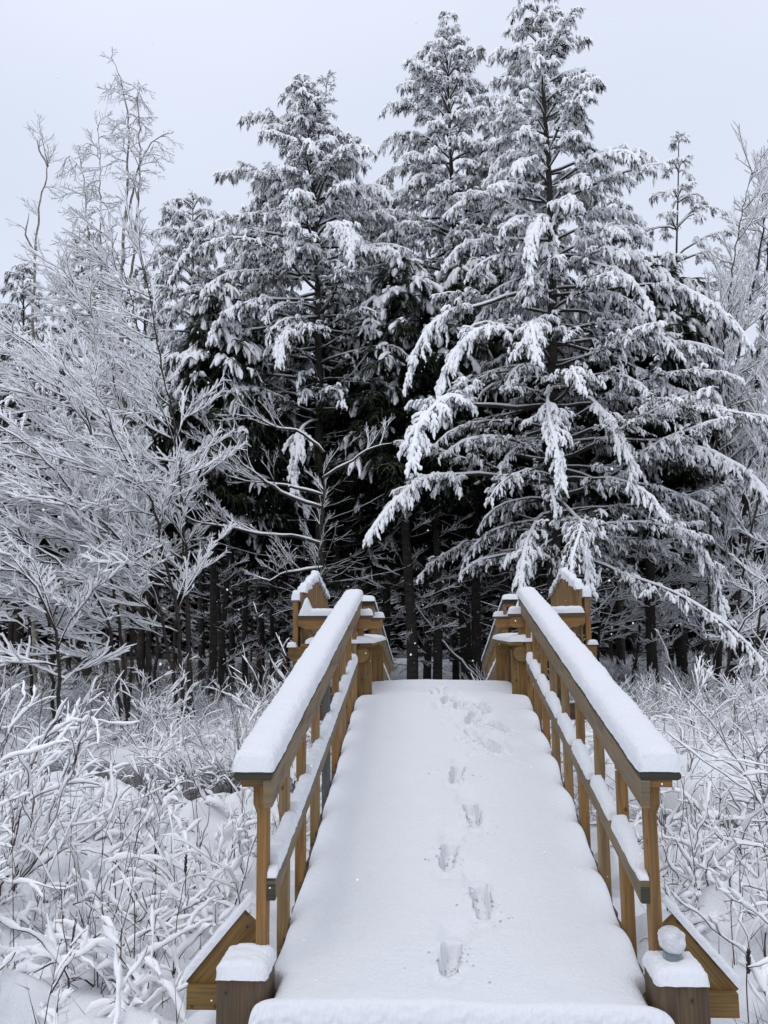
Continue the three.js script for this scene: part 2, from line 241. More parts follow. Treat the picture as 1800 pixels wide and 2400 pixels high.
const bridge = thing('footbridge', 'arched wooden footbridge with snow-covered handrails and two benches at its crest', 'footbridge');
function ramp(s, far) {
  const P = (X, y, d) => V(s * X, y, -(far ? 2 * MID - d : d));
  const out = V(s, 0, 0);
  // handrail: a flat cap board under thick snow, with an inner fascia board and a nailing strip
  const rail = beam(P(1.02, capY(4.33) - 0.022, 4.33), P(1.02, capY(9.95) - 0.022, 9.95), 0.2, 0.042, M.moss, 'handrail', bridge, { c: 0.013 });
  const inv = (o) => { rail.updateMatrix(); o.applyMatrix4(rail.matrix.clone().invert()); return o; };
  const slab = snowSlab(line(P(1.02, capY(4.32), 4.32), P(1.02, capY(9.98), 9.98), 0.022), 0.112, 0.098, bridge, { rough: 0.006, end: 0.07, k: 22 });
  bridge.remove(slab); slab.geometry.applyMatrix4((rail.updateMatrix(), rail.matrix.clone().invert())); rail.add(slab);
  beam(P(1.025, capY(4.36) - 0.066, 4.36), P(1.025, capY(9.93) - 0.066, 9.93), 0.115, 0.042, M.warm, 'rail_strip', bridge);
  beam(P(0.945, capY(4.345) - 0.115, 4.345), P(0.945, capY(9.93) - 0.115, 9.93), 0.045, 0.14, M.grey, 'fascia_board', bridge);
  const mid = beam(P(0.945, midY(4.46) - 0.058, 4.46), P(0.945, midY(9.3) - 0.058, 9.3), 0.046, 0.112, M.grey, 'middle_rail', bridge);
  beam(P(0.945, midY(4.46) - 0.058, 4.455), P(0.945, midY(4.46) - 0.058, 4.46), 0.044, 0.108, M.moss, 'board_end', bridge);
  // balusters, the first one the end post
  BAL.forEach((d, k) => {
    const R = rng(500 + k * 7 + (s > 0 ? 100 : 0) + (far ? 50 : 0)), y0 = topY(d) - (k ? 0.32 : 0.3), y1 = capY(d) - 0.088, L = y1 - y0;
    const e = R() * 0.04, n = 0.55 + e, rings = k ? [[0, 0.064, 0.002 * s], [n - 0.01, 0.064, 0.002 * s], [n, 0.05, -0.003 * s], [n + 0.05, 0.05, -0.003 * s], [n + 0.1, 0.057, 0], [n + 0.2, 0.055, 0], [n + 0.25, 0.051, -0.002 * s], [n + 0.32, 0.056, 0], [1, 0.056, 0]]
      : [[0, 0.055, 0], [0.86, 0.055, 0], [0.9, 0.075, 0.01 * s], [1, 0.075, 0.01 * s]];
    const mt = k === 4 && s < 0 && !far ? M.slate : k ? (R() < 0.5 ? M.honey : M.warm) : M.warm;
    const b = beam(P(0.995, y0, d), P(0.995, y1, d), 0.055, k ? 0.085 : 0.09, mt, k ? 'baluster' : 'end_post', bridge, { rings, up: V(0, 0, -1) });
    if (mt === M.slate) b.userData.label = 'grey weathered baluster';
    if (k && R() < 0.75) { const q = y0 + n * L; const f = snowSlab(line(P(1.022, q, d - 0.045), P(1.022, q, d + 0.045), 0.012), 0.014 + 0.012 * R(), 0.025 + 0.02 * R(), bridge, { end: 0.03, k: 8, rough: 0.004 }); b.updateMatrix(); bridge.remove(f); f.geometry.applyMatrix4(b.matrix.clone().invert()); b.add(f); }
  });
  // snow lying on the middle rail, broken at the balusters
  for (let k = 0; k + 1 < BAL.length; k++) {
    const a = BAL[k] + (k ? (s > 0 ? 0.045 : 0.0) : 0.05), b = Math.min(BAL[k + 1] - (s > 0 ? 0.03 : -0.02), 9.31), R = rng(80 + k + (s > 0 ? 40 : 0));
    if (b - a < 0.1) continue;
    const X = 0.957, f = snowSlab(line(P(X, midY(a) - 0.004, a), P(X, midY(b) - 0.004, b), 0.02), 0.038 + 0.006 * R(), s > 0 ? (t) => 0.035 + 0.05 * sstep(0, 0.7, t) : (t) => 0.06 + 0.03 * R() , bridge, { end: 0.045, rough: 0.008, k: 14 });
    mid.updateMatrix(); bridge.remove(f); f.geometry.applyMatrix4(mid.matrix.clone().invert()); mid.add(f);
  }
  { const f = snowSlab(line(P(0.945, midY(4.455) - 0.002, 4.455), P(0.945, midY(4.55) - 0.002, 4.55), 0.012), 0.026, 0.035, bridge, { end: 0.03, rough: 0.005, k: 12 }); mid.updateMatrix(); bridge.remove(f); f.geometry.applyMatrix4(mid.matrix.clone().invert()); mid.add(f); }
  // stringer under the deck edge, and the outrigger at the foot
  beam(P(0.9, topY(4.4) - 0.27, 4.4), P(0.9, topY(9.5) - 0.27, 9.5), 0.06, 0.24, M.dark, 'stringer', bridge);
  const dd = 4.62, brace = beam(P(1.06, 0.3, dd), P(1.36, -0.045, dd), 0.045, 0.17, M.olive, 'brace', bridge);
  const f = snowSlab(line(P(1.045, 0.44, dd), P(1.425, -0.0, dd), 0.015), 0.035, 0.042, bridge, { rough: 0.006, side: V(0, 0, 1), end: 0.03, k: 12 });
  brace.updateMatrix(); bridge.remove(f); f.geometry.applyMatrix4(brace.matrix.clone().invert()); brace.add(f);
  beam(P(0.9, -0.055, dd - 0.05), P(1.40, -0.055, dd - 0.05), 0.045, 0.115, M.olive, 'outrigger', bridge);
  // timber block beside the end of the deck
  const R = rng(s > 0 ? 31 : 32), block = beam(P(1.05, -0.7, 4.375), P(1.05, 0.155, 4.375), 0.24, 0.25, M.dark, 'timber_block', bridge, { c: 0.008 });
  const g = snowSlab(line(P(1.05, 0.155, 4.235), P(1.05, 0.16, 4.52), 0.012), (t) => 0.126, s > 0 ? (t) => 0.075 : (t) => 0.07 + 0.03 * Math.abs(t - 0.45), bridge, { rough: 0.008, end: 0.055, k: 26 });
  block.updateMatrix(); bridge.remove(g); g.geometry.applyMatrix4(block.matrix.clone().invert()); block.add(g);
}
for (const s of [-1, 1]) { ramp(s, false); ramp(s, true); }

// deck slabs below the snow
{
  const dk = (a, b) => { for (let d = a; d < b - 0.02; d += 0.146) beam(V(-0.99, topY(d + 0.07) - 0.121, -d - 0.07), V(0.99, topY(d + 0.07) - 0.121, -d - 0.07), 0.138, 0.04, M.dark, 'deck_plank', bridge, { c: 0.003 }); };
  dk(4.2, 17.8);
  beam(V(-0.985, topY(4.2) - 0.225, -4.195), V(0.985, topY(4.2) - 0.225, -4.195), 0.04, 0.2, M.dark, 'front_board', bridge);
  for (const s of [-1, 1]) for (const d of [9.9, 12.05]) { beam(V(s * 0.86, -1.2, -d), V(s * 0.86, 0.86, -d), 0.14, 0.14, M.dark, 'bridge_pier', bridge); beam(V(s * 0.5, 0.86, -d), V(s * 1.72, 0.86, -d), 0.09, 0.18, M.dark, 'cross_beam', bridge); }
}
// the benches in the two bays at the crest
function stadium(s, d, x0, x1, y, h, name, parent, mat) {
  const sh = new THREE.Shape(), r = h / 2; sh.moveTo(s * x1, r); sh.lineTo(s * (x0 + r), r);
  for (let k = 1; k < 14; k++) { const a = Math.PI / 2 + k / 14 * Math.PI; sh.lineTo(s * (x0 + r + r * Math.cos(a)), r * Math.sin(a)); }
  sh.lineTo(s * (x0 + r), -r); sh.lineTo(s * (x1 - 0.1), -r); sh.lineTo(s * x1, -r * 0.3); sh.closePath();
  const g = new THREE.ExtrudeGeometry(sh, { depth: 0.04, bevelEnabled: true, bevelSize: 0.004, bevelThickness: 0.004, bevelSegments: 1 });
  const m = put(new THREE.Mesh(g, mat), name, parent); m.position.set(0, y, -d - 0.02); return m;
}
for (const s of [-1, 1]) {
  const b = new THREE.Group(); b.name = 'bench'; b.userData.label = s < 0 ? 'left bench with a gable-shaped plank back' : 'right bench with a gable-shaped plank back'; bridge.add(b);
  const dn = 9.78, df = 12.16;
  for (const d of [dn, df]) {
    const near = d < 10.5;
    beam(V(s * 0.94, 0.85, -d), V(s * 0.94, 1.94, -d), 0.09, 0.09, M.warm, 'bench_post', b);
    beam(V(s * 0.85, 0.85, -d - 0.002), V(s * 0.85, 1.56, -d - 0.002), 0.088, 0.1, M.olive, 'bench_post', b);
    const rp = 2.16; beam(V(s * 1.69, 0.8, -d), V(s * 1.69, rp, -d), 0.06, 0.09, M.warm, 'bench_post', b);
    snowSlab(line(V(s * 1.69, rp, -d + 0.06), V(s * 1.69, rp, -d - 0.06), 0.01), 0.05, 0.12, b, { end: 0.06, k: 12 });
    beam(V(s * 0.79, 1.96, -d), V(s * 1.655, 1.96, -d), 0.17, 0.033, M.dark, 'arm_cap', b);
    snowSlab(line(V(s * 0.78, 1.976, -d), V(s * 1.65, 1.98, -d), 0.018), 0.088, (t) => 0.082 + (s < 0 && near ? 0.13 * sstep(0.82, 0.9, t) * (1 - sstep(0.9, 0.98, t)) : 0), b, { end: 0.05, k: 14 });
    stadium(s, d - 0.045, 0.8, 1.65, 1.882, 0.12, 'arm_board', b, M.warm);
    stadium(s, d - 0.07, 0.83, 1.76, 1.53, 0.18, 'seat_support', b, M.olive);
    snowSlab(line(V(s * 1.66, 1.62, -d + 0.08), V(s * 1.78, 1.62, -d + 0.08), 0.012), 0.05, 0.055, b, { end: 0.03, k: 10 });
    beam(V(s * 1.6, 1.93, -d - 0.03), V(s * 1.46, 1.64, -d - 0.03), 0.04, 0.11, M.olive, 'bench_brace', b);
  }
  for (let k = 0; k < 5; k++) beam(V(s * (0.86 + k * 0.17), 1.641, -dn + 0.12), V(s * (0.86 + k * 0.17), 1.641, -df - 0.12), 0.155, 0.036, M.olive, 'seat_plank', b);
  snowSlab(line(V(s * 1.17, 1.658, -dn + 0.14), V(s * 1.17, 1.658, -df - 0.14), 0.03), 0.4, 0.085, b, { end: 0.06, k: 20 });
  const tops = []; const n = 13;
  for (let k = 0; k < n; k++) {
    const d = lerp(9.86, 12.08, k / (n - 1)), t = 1 - Math.abs(k - (n - 1) / 2) / ((n - 1) / 2), top = 2.255 + 0.235 * t + 0.012 * Math.sin(k * 2.3);
    beam(V(s * 1.625, 1.5, -d), V(s * 1.625, top, -d), 0.022, 0.165, k % 3 ? M.warm : M.honey, 'back_plank', b, { c: 0.003 });
    tops.push(V(s * 1.625, top - 0.004, -(d - 0.08)), V(s * 1.625, top - 0.004, -(d + 0.08)));
  }
  const dense = []; for (let i = 0; i + 1 < tops.length; i++) for (let k = 0; k < 5; k++) dense.push(tops[i].clone().lerp(tops[i + 1], k / 5));
  snowSlab(dense, 0.05, 0.085, b, { end: 0.05, k: 12, rough: 0.02, side: V(1, 0, 0) });
  for (const y of [1.78, 2.1]) beam(V(s * 1.657, y, -9.85), V(s * 1.657, y, -12.1), 0.036, 0.09, M.warm, 'back_rail', b);
}

// snow on the deck, with footprints
const PRINTS = [[-0.03, 4.69, 0.1, 1], [0.17, 5.33, -0.05, 1], [-0.01, 5.89, 0.12, 1], [0.18, 6.53, -0.1, 1], [0.09, 7.27, 0.15, 0.95], [0.41, 7.95, -0.35, 0.8], [0.27, 8.2, -0.2, 0.6], [0.52, 8.45, -0.6, 0.7], [0.3, 8.75, 0.3, 0.7], [0.42, 9.1, -0.4, 0.6], [0.18, 9.2, 0.1, 0.7], [0.06, 9.5, 0.2, 0.8], [-0.08, 9.9, 0, 0.8], [0.0, 10.5, 0, 0.8]];
const SCUFF = (() => { const R = rng(77), a = []; for (let i = 0; i < 80; i++) { const d = lerp(7.5, 10, R()); a.push([0.42 - (d - 7.9) * 0.2 + (R() - 0.5) * 0.5, d, 0.03 + R() * 0.09, 0.03 + R() * 0.1, (R() - 0.5) * 2, (R() - 0.3) * 0.04]); } return a; })();
function dent(x, d) {
  let h = 0;
  for (const [cx, cd, a, deep] of PRINTS) {
    const dx = x - cx, dy = d - cd; if (Math.abs(dx) > 0.35 || Math.abs(dy) > 0.5) continue;
    const c = Math.cos(a), q = Math.sin(a), v = dx * q + dy * c, w = (dx * c - dy * q);
    const t = v / 0.185, half = 0.048 + 0.004 * sstep(-0.2, 0.7, t) - 0.006 * Math.exp(-((t + 0.15) ** 2) * 8);
    const r = Math.max(Math.abs(w) / half, 0) ** 2.4 + Math.abs(t) ** 2.6 + 0.45 * noise(x * 19, d * 19, 1);
    h -= 0.084 * deep * (1 - sstep(0.7, 1.3, r)) * (1 + 0.18 * noise(x * 34, d * 34, 2) + 0.08 * Math.sin(v * 190));
    h += 0.013 * Math.exp(-((r - 1.9) ** 2) * 1.2) * (1 + noise(x * 30, d * 30, 3)); { const e = Math.exp(-(w * w + v * v * 0.5) * 22), q = noise(x * 55, d * 55, 21); if (q > 0.28) h += (noise(x * 9, d * 9, 2) > 0 ? 0.012 : -0.01) * e * sstep(0.28, 0.5, q); }
    h -= 0.034 * deep * (1 - sstep(0.04, 0.11, Math.abs(w + 0.02 * noise(d * 8, 3)))) * sstep(0.1, 0.2, v) * (1 - sstep(0.3, 0.5, v)) + 0.022 * deep * (1 - sstep(0.05, 0.1, Math.abs(w))) * sstep(-0.4, -0.2, v) * (1 - sstep(-0.2, -0.1, v));
  }
  for (const [cx, cd, a, b, r, k] of SCUFF) { const dx = x - cx, dy = d - cd; if (Math.abs(dx) > 0.3 || Math.abs(dy) > 0.3) continue; const c = Math.cos(r), q = Math.sin(r), e = ((dx * c - dy * q) / a) ** 2 + ((dx * q + dy * c) / b) ** 2; h -= k * (1 - sstep(0.2, 1.3, e + 0.4 * noise(x * 14, d * 14, 6))); }
  return h;
}
{
  const rows = []; for (let i = 0; i <= 16; i++) rows.push(4.17 + 0.12 * (i / 16) ** 2); for (let d = 4.31; d < 9.8; d += 0.0145) rows.push(d); for (let d = 9.8; d < 17.8; d += 0.05) rows.push(d);
  const NC = 190, p = [], u = [], idx = [], D0 = 4.17;
  rows.forEach((d, j) => {
    const q = Math.min(d, 2 * MID - d); let k = 0; while (k + 2 < BAL.length && q > BAL[k + 1]) k++;
    const ph = clamp((q - BAL[k]) / (BAL[k + 1] - BAL[k]), 0, 1), bump = Math.max(0, Math.sin(Math.PI * ph ** 1.5)) ** 0.55;
    const yb = topY(d) - DEPTH, f = clamp((d - D0) / 0.055, 0, 1), hf = Math.sqrt(1 - (1 - f) ** 2);
    for (let c = 0; c <= NC; c++) {
      const a = c / NC * 2 - 1, g = a * (1.5 - 0.5 * a * a), s = Math.sign(a), right = s > 0;
      let Xe = (right ? 0.95 + 0.03 * bump : 0.955 + 0.012 * bump) + 0.02 * noise(d * 3, s * 4, 7);
      if (q > 9.7) Xe = lerp(Xe, 0.8, sstep(9.66, 9.72, q) * (1 - sstep(9.86, 9.92, q))); if (q > 9.9) Xe = lerp(Xe, 1.0, sstep(9.9, 10, q));
      Xe = lerp(Xe, 0.91, sstep(4.225, 4.27, q) * (1 - sstep(4.52, 4.58, q)));
      Xe = lerp(0.995, Xe, sstep(4.2, 4.26, q));
      const side = Math.sqrt(Math.max(0, 1 - Math.abs(g) ** 50)), x = g * Xe;
      const near = Math.abs(g) ** 9, dip = -0.035 * near * (1 - bump) * (right ? 1 : 0.35);
      const big = 0.016 * noise(x * 1.3, d * 1.3, 3) + 0.006 * noise(x * 5, d * 5, 4), cr = (1 - f) * 0.01 * noise(x * 26, d * 40, 9) + 0.0018 * noise(x * 60, d * 60, 2);
      const y = yb + Math.max(0.014, DEPTH + big + dip + dent(x, d)) * side * hf;
      p.push(x + cr * s * 0.3, y + cr * 0.7 * hf, -(d - (1 - f) * (0.01 * noise(x * 17, y * 22, 4) + 0.012 * noise(x * 43, y * 40, 8)))); u.push(x, d);
      if (j && c) { const b = j * (NC + 1) + c; idx.push(b, b - NC - 2, b - 1, b, b - NC - 1, b - NC - 2); }
    }
  });
  const g = new THREE.BufferGeometry(); g.setAttribute('position', new THREE.Float32BufferAttribute(p, 3)); g.setAttribute('uv', new THREE.Float32BufferAttribute(u, 2)); g.setIndex(idx); g.computeVertexNormals();
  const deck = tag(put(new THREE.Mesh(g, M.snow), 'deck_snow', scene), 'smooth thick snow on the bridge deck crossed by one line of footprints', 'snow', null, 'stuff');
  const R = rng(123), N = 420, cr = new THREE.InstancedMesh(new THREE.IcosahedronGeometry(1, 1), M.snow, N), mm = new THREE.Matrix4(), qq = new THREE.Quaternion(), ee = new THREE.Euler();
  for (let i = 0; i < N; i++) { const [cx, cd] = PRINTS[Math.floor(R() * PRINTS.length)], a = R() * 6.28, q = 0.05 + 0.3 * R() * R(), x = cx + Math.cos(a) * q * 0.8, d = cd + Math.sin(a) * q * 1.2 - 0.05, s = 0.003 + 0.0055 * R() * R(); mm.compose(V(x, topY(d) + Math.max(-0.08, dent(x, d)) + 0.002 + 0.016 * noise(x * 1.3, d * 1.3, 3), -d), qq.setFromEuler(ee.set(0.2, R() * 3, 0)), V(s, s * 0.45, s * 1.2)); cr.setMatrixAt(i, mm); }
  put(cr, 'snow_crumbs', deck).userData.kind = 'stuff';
}
// the jar on the right timber block
{
  const j = thing('glass_jar', 'small glass jar under a snow dome on the right timber block', 'jar', V(1.045, 0.16, -4.385));
  const pts = [[0.001, 0], [0.04, 0], [0.046, 0.008], [0.046, 0.045], [0.05, 0.062], [0.05, 0.074], [0.043, 0.085], [0.043, 0.1], [0.039, 0.1], [0.039, 0.012], [0.001, 0.01]].map(([x, y]) => new THREE.Vector2(x, y));
  put(new THREE.Mesh(new THREE.LatheGeometry(pts, 32), M.glass), 'jar_body', j);
  put(new THREE.Mesh(new THREE.TorusGeometry(0.049, 0.004, 8, 32).rotateX(Math.PI / 2).translate(0, 0.068, 0), M.glass), 'jar_ring', j);
  const s = new THREE.SphereGeometry(1, 40, 28), q = s.attributes.position;
  for (let i = 0; i < q.count; i++) { let x = q.getX(i), y = q.getY(i), z = q.getZ(i); const w = 0.064 * (1 + 0.1 * y) * (1 + 0.3 * noise(x * 1.3 + 2, y * 1.3, z * 1.3) + 0.12 * noise(x * 3.5, y * 3.5, z * 3.5) + 0.05 * noise(x * 11, y * 11, z * 11)); q.setXYZ(i, x * w, 0.148 + Math.max(y, -0.72) * 0.066, z * w); }
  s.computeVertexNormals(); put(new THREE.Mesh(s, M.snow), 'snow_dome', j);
}
// ---------------------------------------------------------------- snow-laden conifers
const curve = (p, dir, len, n, bend, R, wob = 0.12, late = 0) => { // a twig that bends by `bend` radians (down when negative) over its length
  let el = Math.asin(clamp(dir.y, -1, 1)), az = Math.atan2(dir.z, dir.x); const a = [p.clone()], st = len / n; let q = p.clone();
  for (let i = 0; i < n; i++) { el = clamp(el + bend / n * (late ? (late + 1) * ((i + 0.5) / n) ** late : 1) + (R() - 0.5) * wob, -1.5, 1.5); az += (R() - 0.5) * wob * 1.3; q = q.clone().add(V(Math.cos(el) * Math.cos(az) * st, Math.sin(el) * st, Math.cos(el) * Math.sin(az) * st)); a.push(q); }
  return a;
};
const dirOf = (az, el) => V(Math.cos(el) * Math.cos(az), Math.sin(el), Math.cos(el) * Math.sin(az));
// one tuft of needles: hanging fingers, with or without a heavy load of snow. Length about 0.42 m, heading +x.
function tuft(el, load, seed) {
  const R = rng(seed), green = new MB(), snow = new MB(), O = V(0, 0, 0);
  const main = curve(O, dirOf(0, el), 0.4, 6, -0.75, R, 0.35), fingers = [main];
  for (const s of [-1, 1, -0.6, 0.7]) { const k = 1 + Math.floor(R() * 3); fingers.push(curve(main[k], dirOf(s * (0.75 + 0.5 * R()), el - 0.1 - 0.12 * k), 0.12 + 0.16 * R(), 4, -0.7, R, 0.55)); }
  fingers.forEach((f, j) => {
    green.tube(f, (t) => 0.007 * (1 - 0.6 * t), 3, false);
    const n = load ? (j ? 9 : 14) : (j ? 18 : 28);
    for (let i = 0; i < n; i++) {
      const t = (i + R()) / n * (f.length - 1.001), k = Math.floor(t), p = f[k].clone().lerp(f[k + 1], t - k), T = f[k + 1].clone().sub(f[k]).normalize();
      const d = T.multiplyScalar(0.75).add(V((R() - 0.5) * 0.9, -0.3 - 0.35 * R() + (load ? 0 : 0.3), (R() - 0.5) * 0.9)).normalize();
      green.blade(p, d, 0.085 + 0.045 * R(), load ? 0.006 : 0.006, R);
    }
    if (load) snow.ridge(f, (t) => (j ? 0.042 : 0.05) * load * (1 - 0.35 * t) * (0.65 + 0.8 * R()), 0.002, 7, R, 0.8, 0.85, 0.8);
    else snow.ridge(f.slice(0, 3 + Math.floor(R() * 2)), 0.021, 0.003, 5, R, 0.7, 0.6, 0.7);
  });
  return { green: green.geo(), snow: snow.geo(), el };
}
const ELS = [-0.85, -0.35, 0.1, 0.55];
const HEAVY = [0, 1].flatMap((q) => ELS.map((e, i) => tuft(e, q ? 0.85 : 1.1, 200 + i + 20 * q))), LIGHT = [0, 1].flatMap((q) => ELS.map((e, i) => tuft(e, 0, 300 + i + 20 * q)));
const nearest = (list, el) => { let b = 0; list.forEach((v, i) => { if (Math.abs(v.el - el) < Math.abs(list[b].el - el)) b = i; }); return b; };
const _m = new THREE.Matrix4(), _q = new THREE.Quaternion(), _e = new THREE.Euler();
class Copies { // collects placements of a library of variants, then makes one InstancedMesh for each variant and material
  constructor(list) { this.list = list; this.at = list.map(() => []); }
  add(p, az, el, s, R) { _e.set((R() - 0.5) * 0.7, -az, (R() - 0.5) * 0.3, 'YXZ'); const half = this.list.length > 6 ? this.list.length / 2 : 0; this.at[nearest(half ? this.list.slice(0, half) : this.list, el) + (half && R() < 0.5 ? half : 0)].push(new THREE.Matrix4().compose(p, _q.setFromEuler(_e), V(s, s * (0.9 + 0.25 * R()), s))); }
  build(keys, parent) { this.list.forEach((v, i) => { if (!this.at[i].length) return; for (const [key, name, mat] of keys) { const m = new THREE.InstancedMesh(v[key], mat, this.at[i].length); this.at[i].forEach((x, k) => m.setMatrixAt(k, x)); put(m, name, parent); m.userData.kind = 'stuff'; } }); }
}
const interp = (rows, y) => { if (y <= rows[0][0]) return rows[0]; for (let i = 1; i < rows.length; i++) if (y <= rows[i][0]) { const t = (y - rows[i - 1][0]) / (rows[i][0] - rows[i - 1][0]); return rows[i].map((v, k) => lerp(rows[i - 1][k], v, t)); } return rows[rows.length - 1]; };
// outline rows: [photo row, reach to the left, reach to the right] in photo pixels from the trunk
function pine(o) {
  const R = rng(o.seed), base = at(o.base[0], o.base[1], o.D), top = at(o.top[0], o.top[1], o.D), H = top.y - base.y, px = o.D / 1951.2;
  base.y = groundH(base.x, o.D) - 0.05; const t0 = thing(o.name ?? 'pine_tree', o.label, o.category ?? 'pine tree', base, o.group);
  const tx = top.x - base.x, bendX = o.bend ?? 0, trunkAt = (h) => { const t = h / H; return V(tx * t + bendX * Math.sin(t * Math.PI) + 0.05 * Math.sin(t * 9 + o.seed), h, 0.12 * Math.sin(t * 5 + o.seed)); };
  const r0 = o.r ?? 0.2, tr = new MB(), pts = []; for (let i = 0; i <= 24; i++) pts.push(trunkAt(H * i / 24));
  tr.tube(pts, (t) => r0 * (1 - t) ** 0.85 + 0.012, 9); tr.build('trunk', o.bark ?? M.bark, t0);
  const br = new MB(), sn = new MB(), heavy = new Copies(HEAVY), light = new Copies(LIGHT), S = o.tuft ?? 0.76;
  const rowOf = (h) => { const p = trunkAt(h).add(base).project(camera); return (1 - p.y) / 2 * 2400; };
  const addTuft = (p, az, el, load, s) => { if (R() < (o.bare ?? 0)) return; (load ? heavy : light).add(p, az, el, s * S * (0.6 + 0.6 * R()), R); if (load && R() < 0.35) light.add(p.clone().add(V(0, -0.05, 0)), az + (R() - 0.5) * 1.5, el - 0.2, s * S * (0.8 + 0.5 * R()), R); };
  function bough(P, az, L, e0, droop, load, thick, from = 0.22, big = 1) {
    const n = Math.max(4, Math.ceil(L / 0.4)), b = curve(P, dirOf(az, e0), L, n, -droop, R, 0.28, 1.2);
    br.tube(b, (t) => thick * (1 - t) + 0.008, 4, false); sn.ridge(b, (t) => (0.028 + 0.03 * load) * (0.6 + 0.5 * t) * (o.snow ?? 1), (t) => thick * (1 - t), 5, R);
    const seg = (t) => { const k = Math.min(n - 1, Math.floor(t * n)); return [b[k].clone().lerp(b[k + 1], t * n - k), b[k + 1].clone().sub(b[k]).normalize()]; };
    const sp = (o.gap ?? 0.21) * (from > 0.3 ? 0.75 : 1) / L;
    for (let s = Math.max(from, Math.min(0.5, 0.45 / L)) + R() * sp; s < 1; s += sp * (0.8 + 0.4 * R())) for (const side of [-1, 1]) {
      const [p, T] = seg(s), ta = Math.atan2(T.z, T.x), te = Math.asin(clamp(T.y, -1, 1)), bl = (0.2 + 0.3 * L * (1 - s) * (0.5 + 0.9 * s)) * (0.7 + 0.5 * R());
      const k = Math.max(2, Math.ceil(bl / 0.17)), q = curve(p, T.y > 0.85 ? dirOf(R() * 6.28, 0.2 + 0.4 * R()) : dirOf(ta + side * (0.35 + 0.85 * R()), lerp(te, 0, 0.3) + (R() - 0.4) * 0.5), bl * (0.5 + 0.7 * R()) * (from > 0.3 ? 0.75 : 1), k, -droop * 0.4 - 0.15, R, 0.5);
      br.tube(q, (t) => 0.011 * (1 - t) + 0.004, 3, false);
      for (let i = 1; i < q.length; i++) { const d = q[i].clone().sub(q[i - 1]).normalize(), out = s * 0.75 + 0.25 * i / k; addTuft(q[i - 1].clone().lerp(q[i], 0.5 * R()), Math.atan2(d.z, d.x) + (R() - 0.5) * 0.8, Math.asin(clamp(d.y, -1, 1)), R() < load * lerp(0.35, 1.35, out), (0.6 + 0.3 * load) * big); }
    }
    for (let s = Math.max(from, 0.4); s < 1; s += 0.3 / L) { const [p, T] = seg(s); addTuft(p, Math.atan2(T.z, T.x) + (R() - 0.5) * 1.6, Math.asin(clamp(T.y, -1, 1)) - 0.2, R() < load, (0.6 + 0.3 * load) * big); }
    const e = b[n], T = b[n].clone().sub(b[n - 1]).normalize(), ta = Math.atan2(T.z, T.x), te = Math.asin(clamp(T.y, -1, 1));
    for (let i = 0; i < 3; i++) addTuft(e, ta + (i - 1) * 0.5, te - 0.1 * i, R() < load * 1.4, (0.65 + 0.3 * load) * big);
  }
  const hLow = at(o.base[0], o.low, o.D).y - base.y;
  for (let h = H - 0.15; h > hLow; ) {
    const t = h / H, y = rowOf(h), [, l, r] = interp(o.rows, y), m = h > H - 1.2 ? 4 : 5 + (R() < 0.4 ? 1 : 0), a0 = R() * 6.28, P = trunkAt(h);
    for (let k = 0; k < m; k++) {
      const az = a0 + k / m * 6.283 + (R() - 0.5) * 0.5, c = Math.cos(az), reach = (c > 0 ? r : l) * px, Rr = lerp((l + r) / 2 * px * 0.8, reach, Math.abs(c) ** 1.5);
      const L = Math.max(0.22, Rr * (0.55 + 0.6 * R()) * lerp(1.2, 1.0, sstep(0.6, 0.85, t))), topness = sstep(0.55, 1, t), droop = lerp(0.55, 0.95, topness) + R() * 0.45, e0 = lerp(0.08, 0.95, topness) + (R() - 0.5) * 0.35;
      const inner = clamp((o.load ?? ((y) => 0.8))(y, az), 0, 1.2);
      bough(P.clone().add(V(0, (R() - 0.5) * 0.25, 0)), az, L, e0, droop, inner, 0.01 + 0.0085 * L);
    }
    h -= (o.whorl ?? 0.55) * (0.8 + 0.4 * R()) * lerp(1, 0.95, t);
  }
  for (const [x0, y0, x1, y1, dz, ld, dr = 1.15] of o.boughs ?? []) { // boughs picked out by their place on the photograph
    const h = clamp((at(x0, y0, o.D).y - base.y), 0.5, H), P = trunkAt(h), E = at(x1, y1, o.D - dz).sub(base), v = E.clone().sub(P), L = v.length() * 1.08, az = Math.atan2(v.z, v.x), el = Math.asin(v.y / v.length());
    bough(P, az, L, el + 0.43 * dr, dr, ld, 0.012 + 0.006 * L, dr < 0.2 ? 0.25 : 0.42, dr < 0.2 ? 0.7 : 1.0);
  }
  for (let i = 0; i < (o.dead ?? 0); i++) { // dead lower limbs
    const h = lerp(0.5, hLow + 1.5, R()), az = R() * 6.28, L = 1.0 + 3.2 * R() * R(), b = curve(trunkAt(h), dirOf(az, 0.35 * R() - 0.05), L, 7, (R() - 0.3) * 0.6, R, 0.25);
    br.tube(b, (t) => 0.016 * (1 - t) + 0.003, 3, false); if (R() < 0.6) sn.ridge(b, 0.013, 0.006, 4, R);
    for (let k = 2; k < 7; k++) { const q = curve(b[k], dirOf(az + (R() - 0.5) * 2, 0.2 - 0.6 * R()), 0.25 + 0.6 * R(), 4, 0.3, R, 0.4); br.tube(q, 0.004, 3, false); if (R() < 0.4) sn.ridge(q, 0.007, 0.003, 4, R); }
  }
  br.build('branches', o.bark ?? M.bark, t0); const bs = sn.build('snow_load', M.brightenedSnow, t0);
  if (bs) bs.userData.kind = 'stuff';
  const nm = o.needle ?? M.needle;
  heavy.build([['green', 'foliage', nm], ['snow', 'snow_load', M.brightenedSnow]], t0); light.build([['green', 'foliage', o.needle ?? M.liftedFrost], ['snow', 'snow_load', M.brightenedSnow]], t0);
  return t0;
}
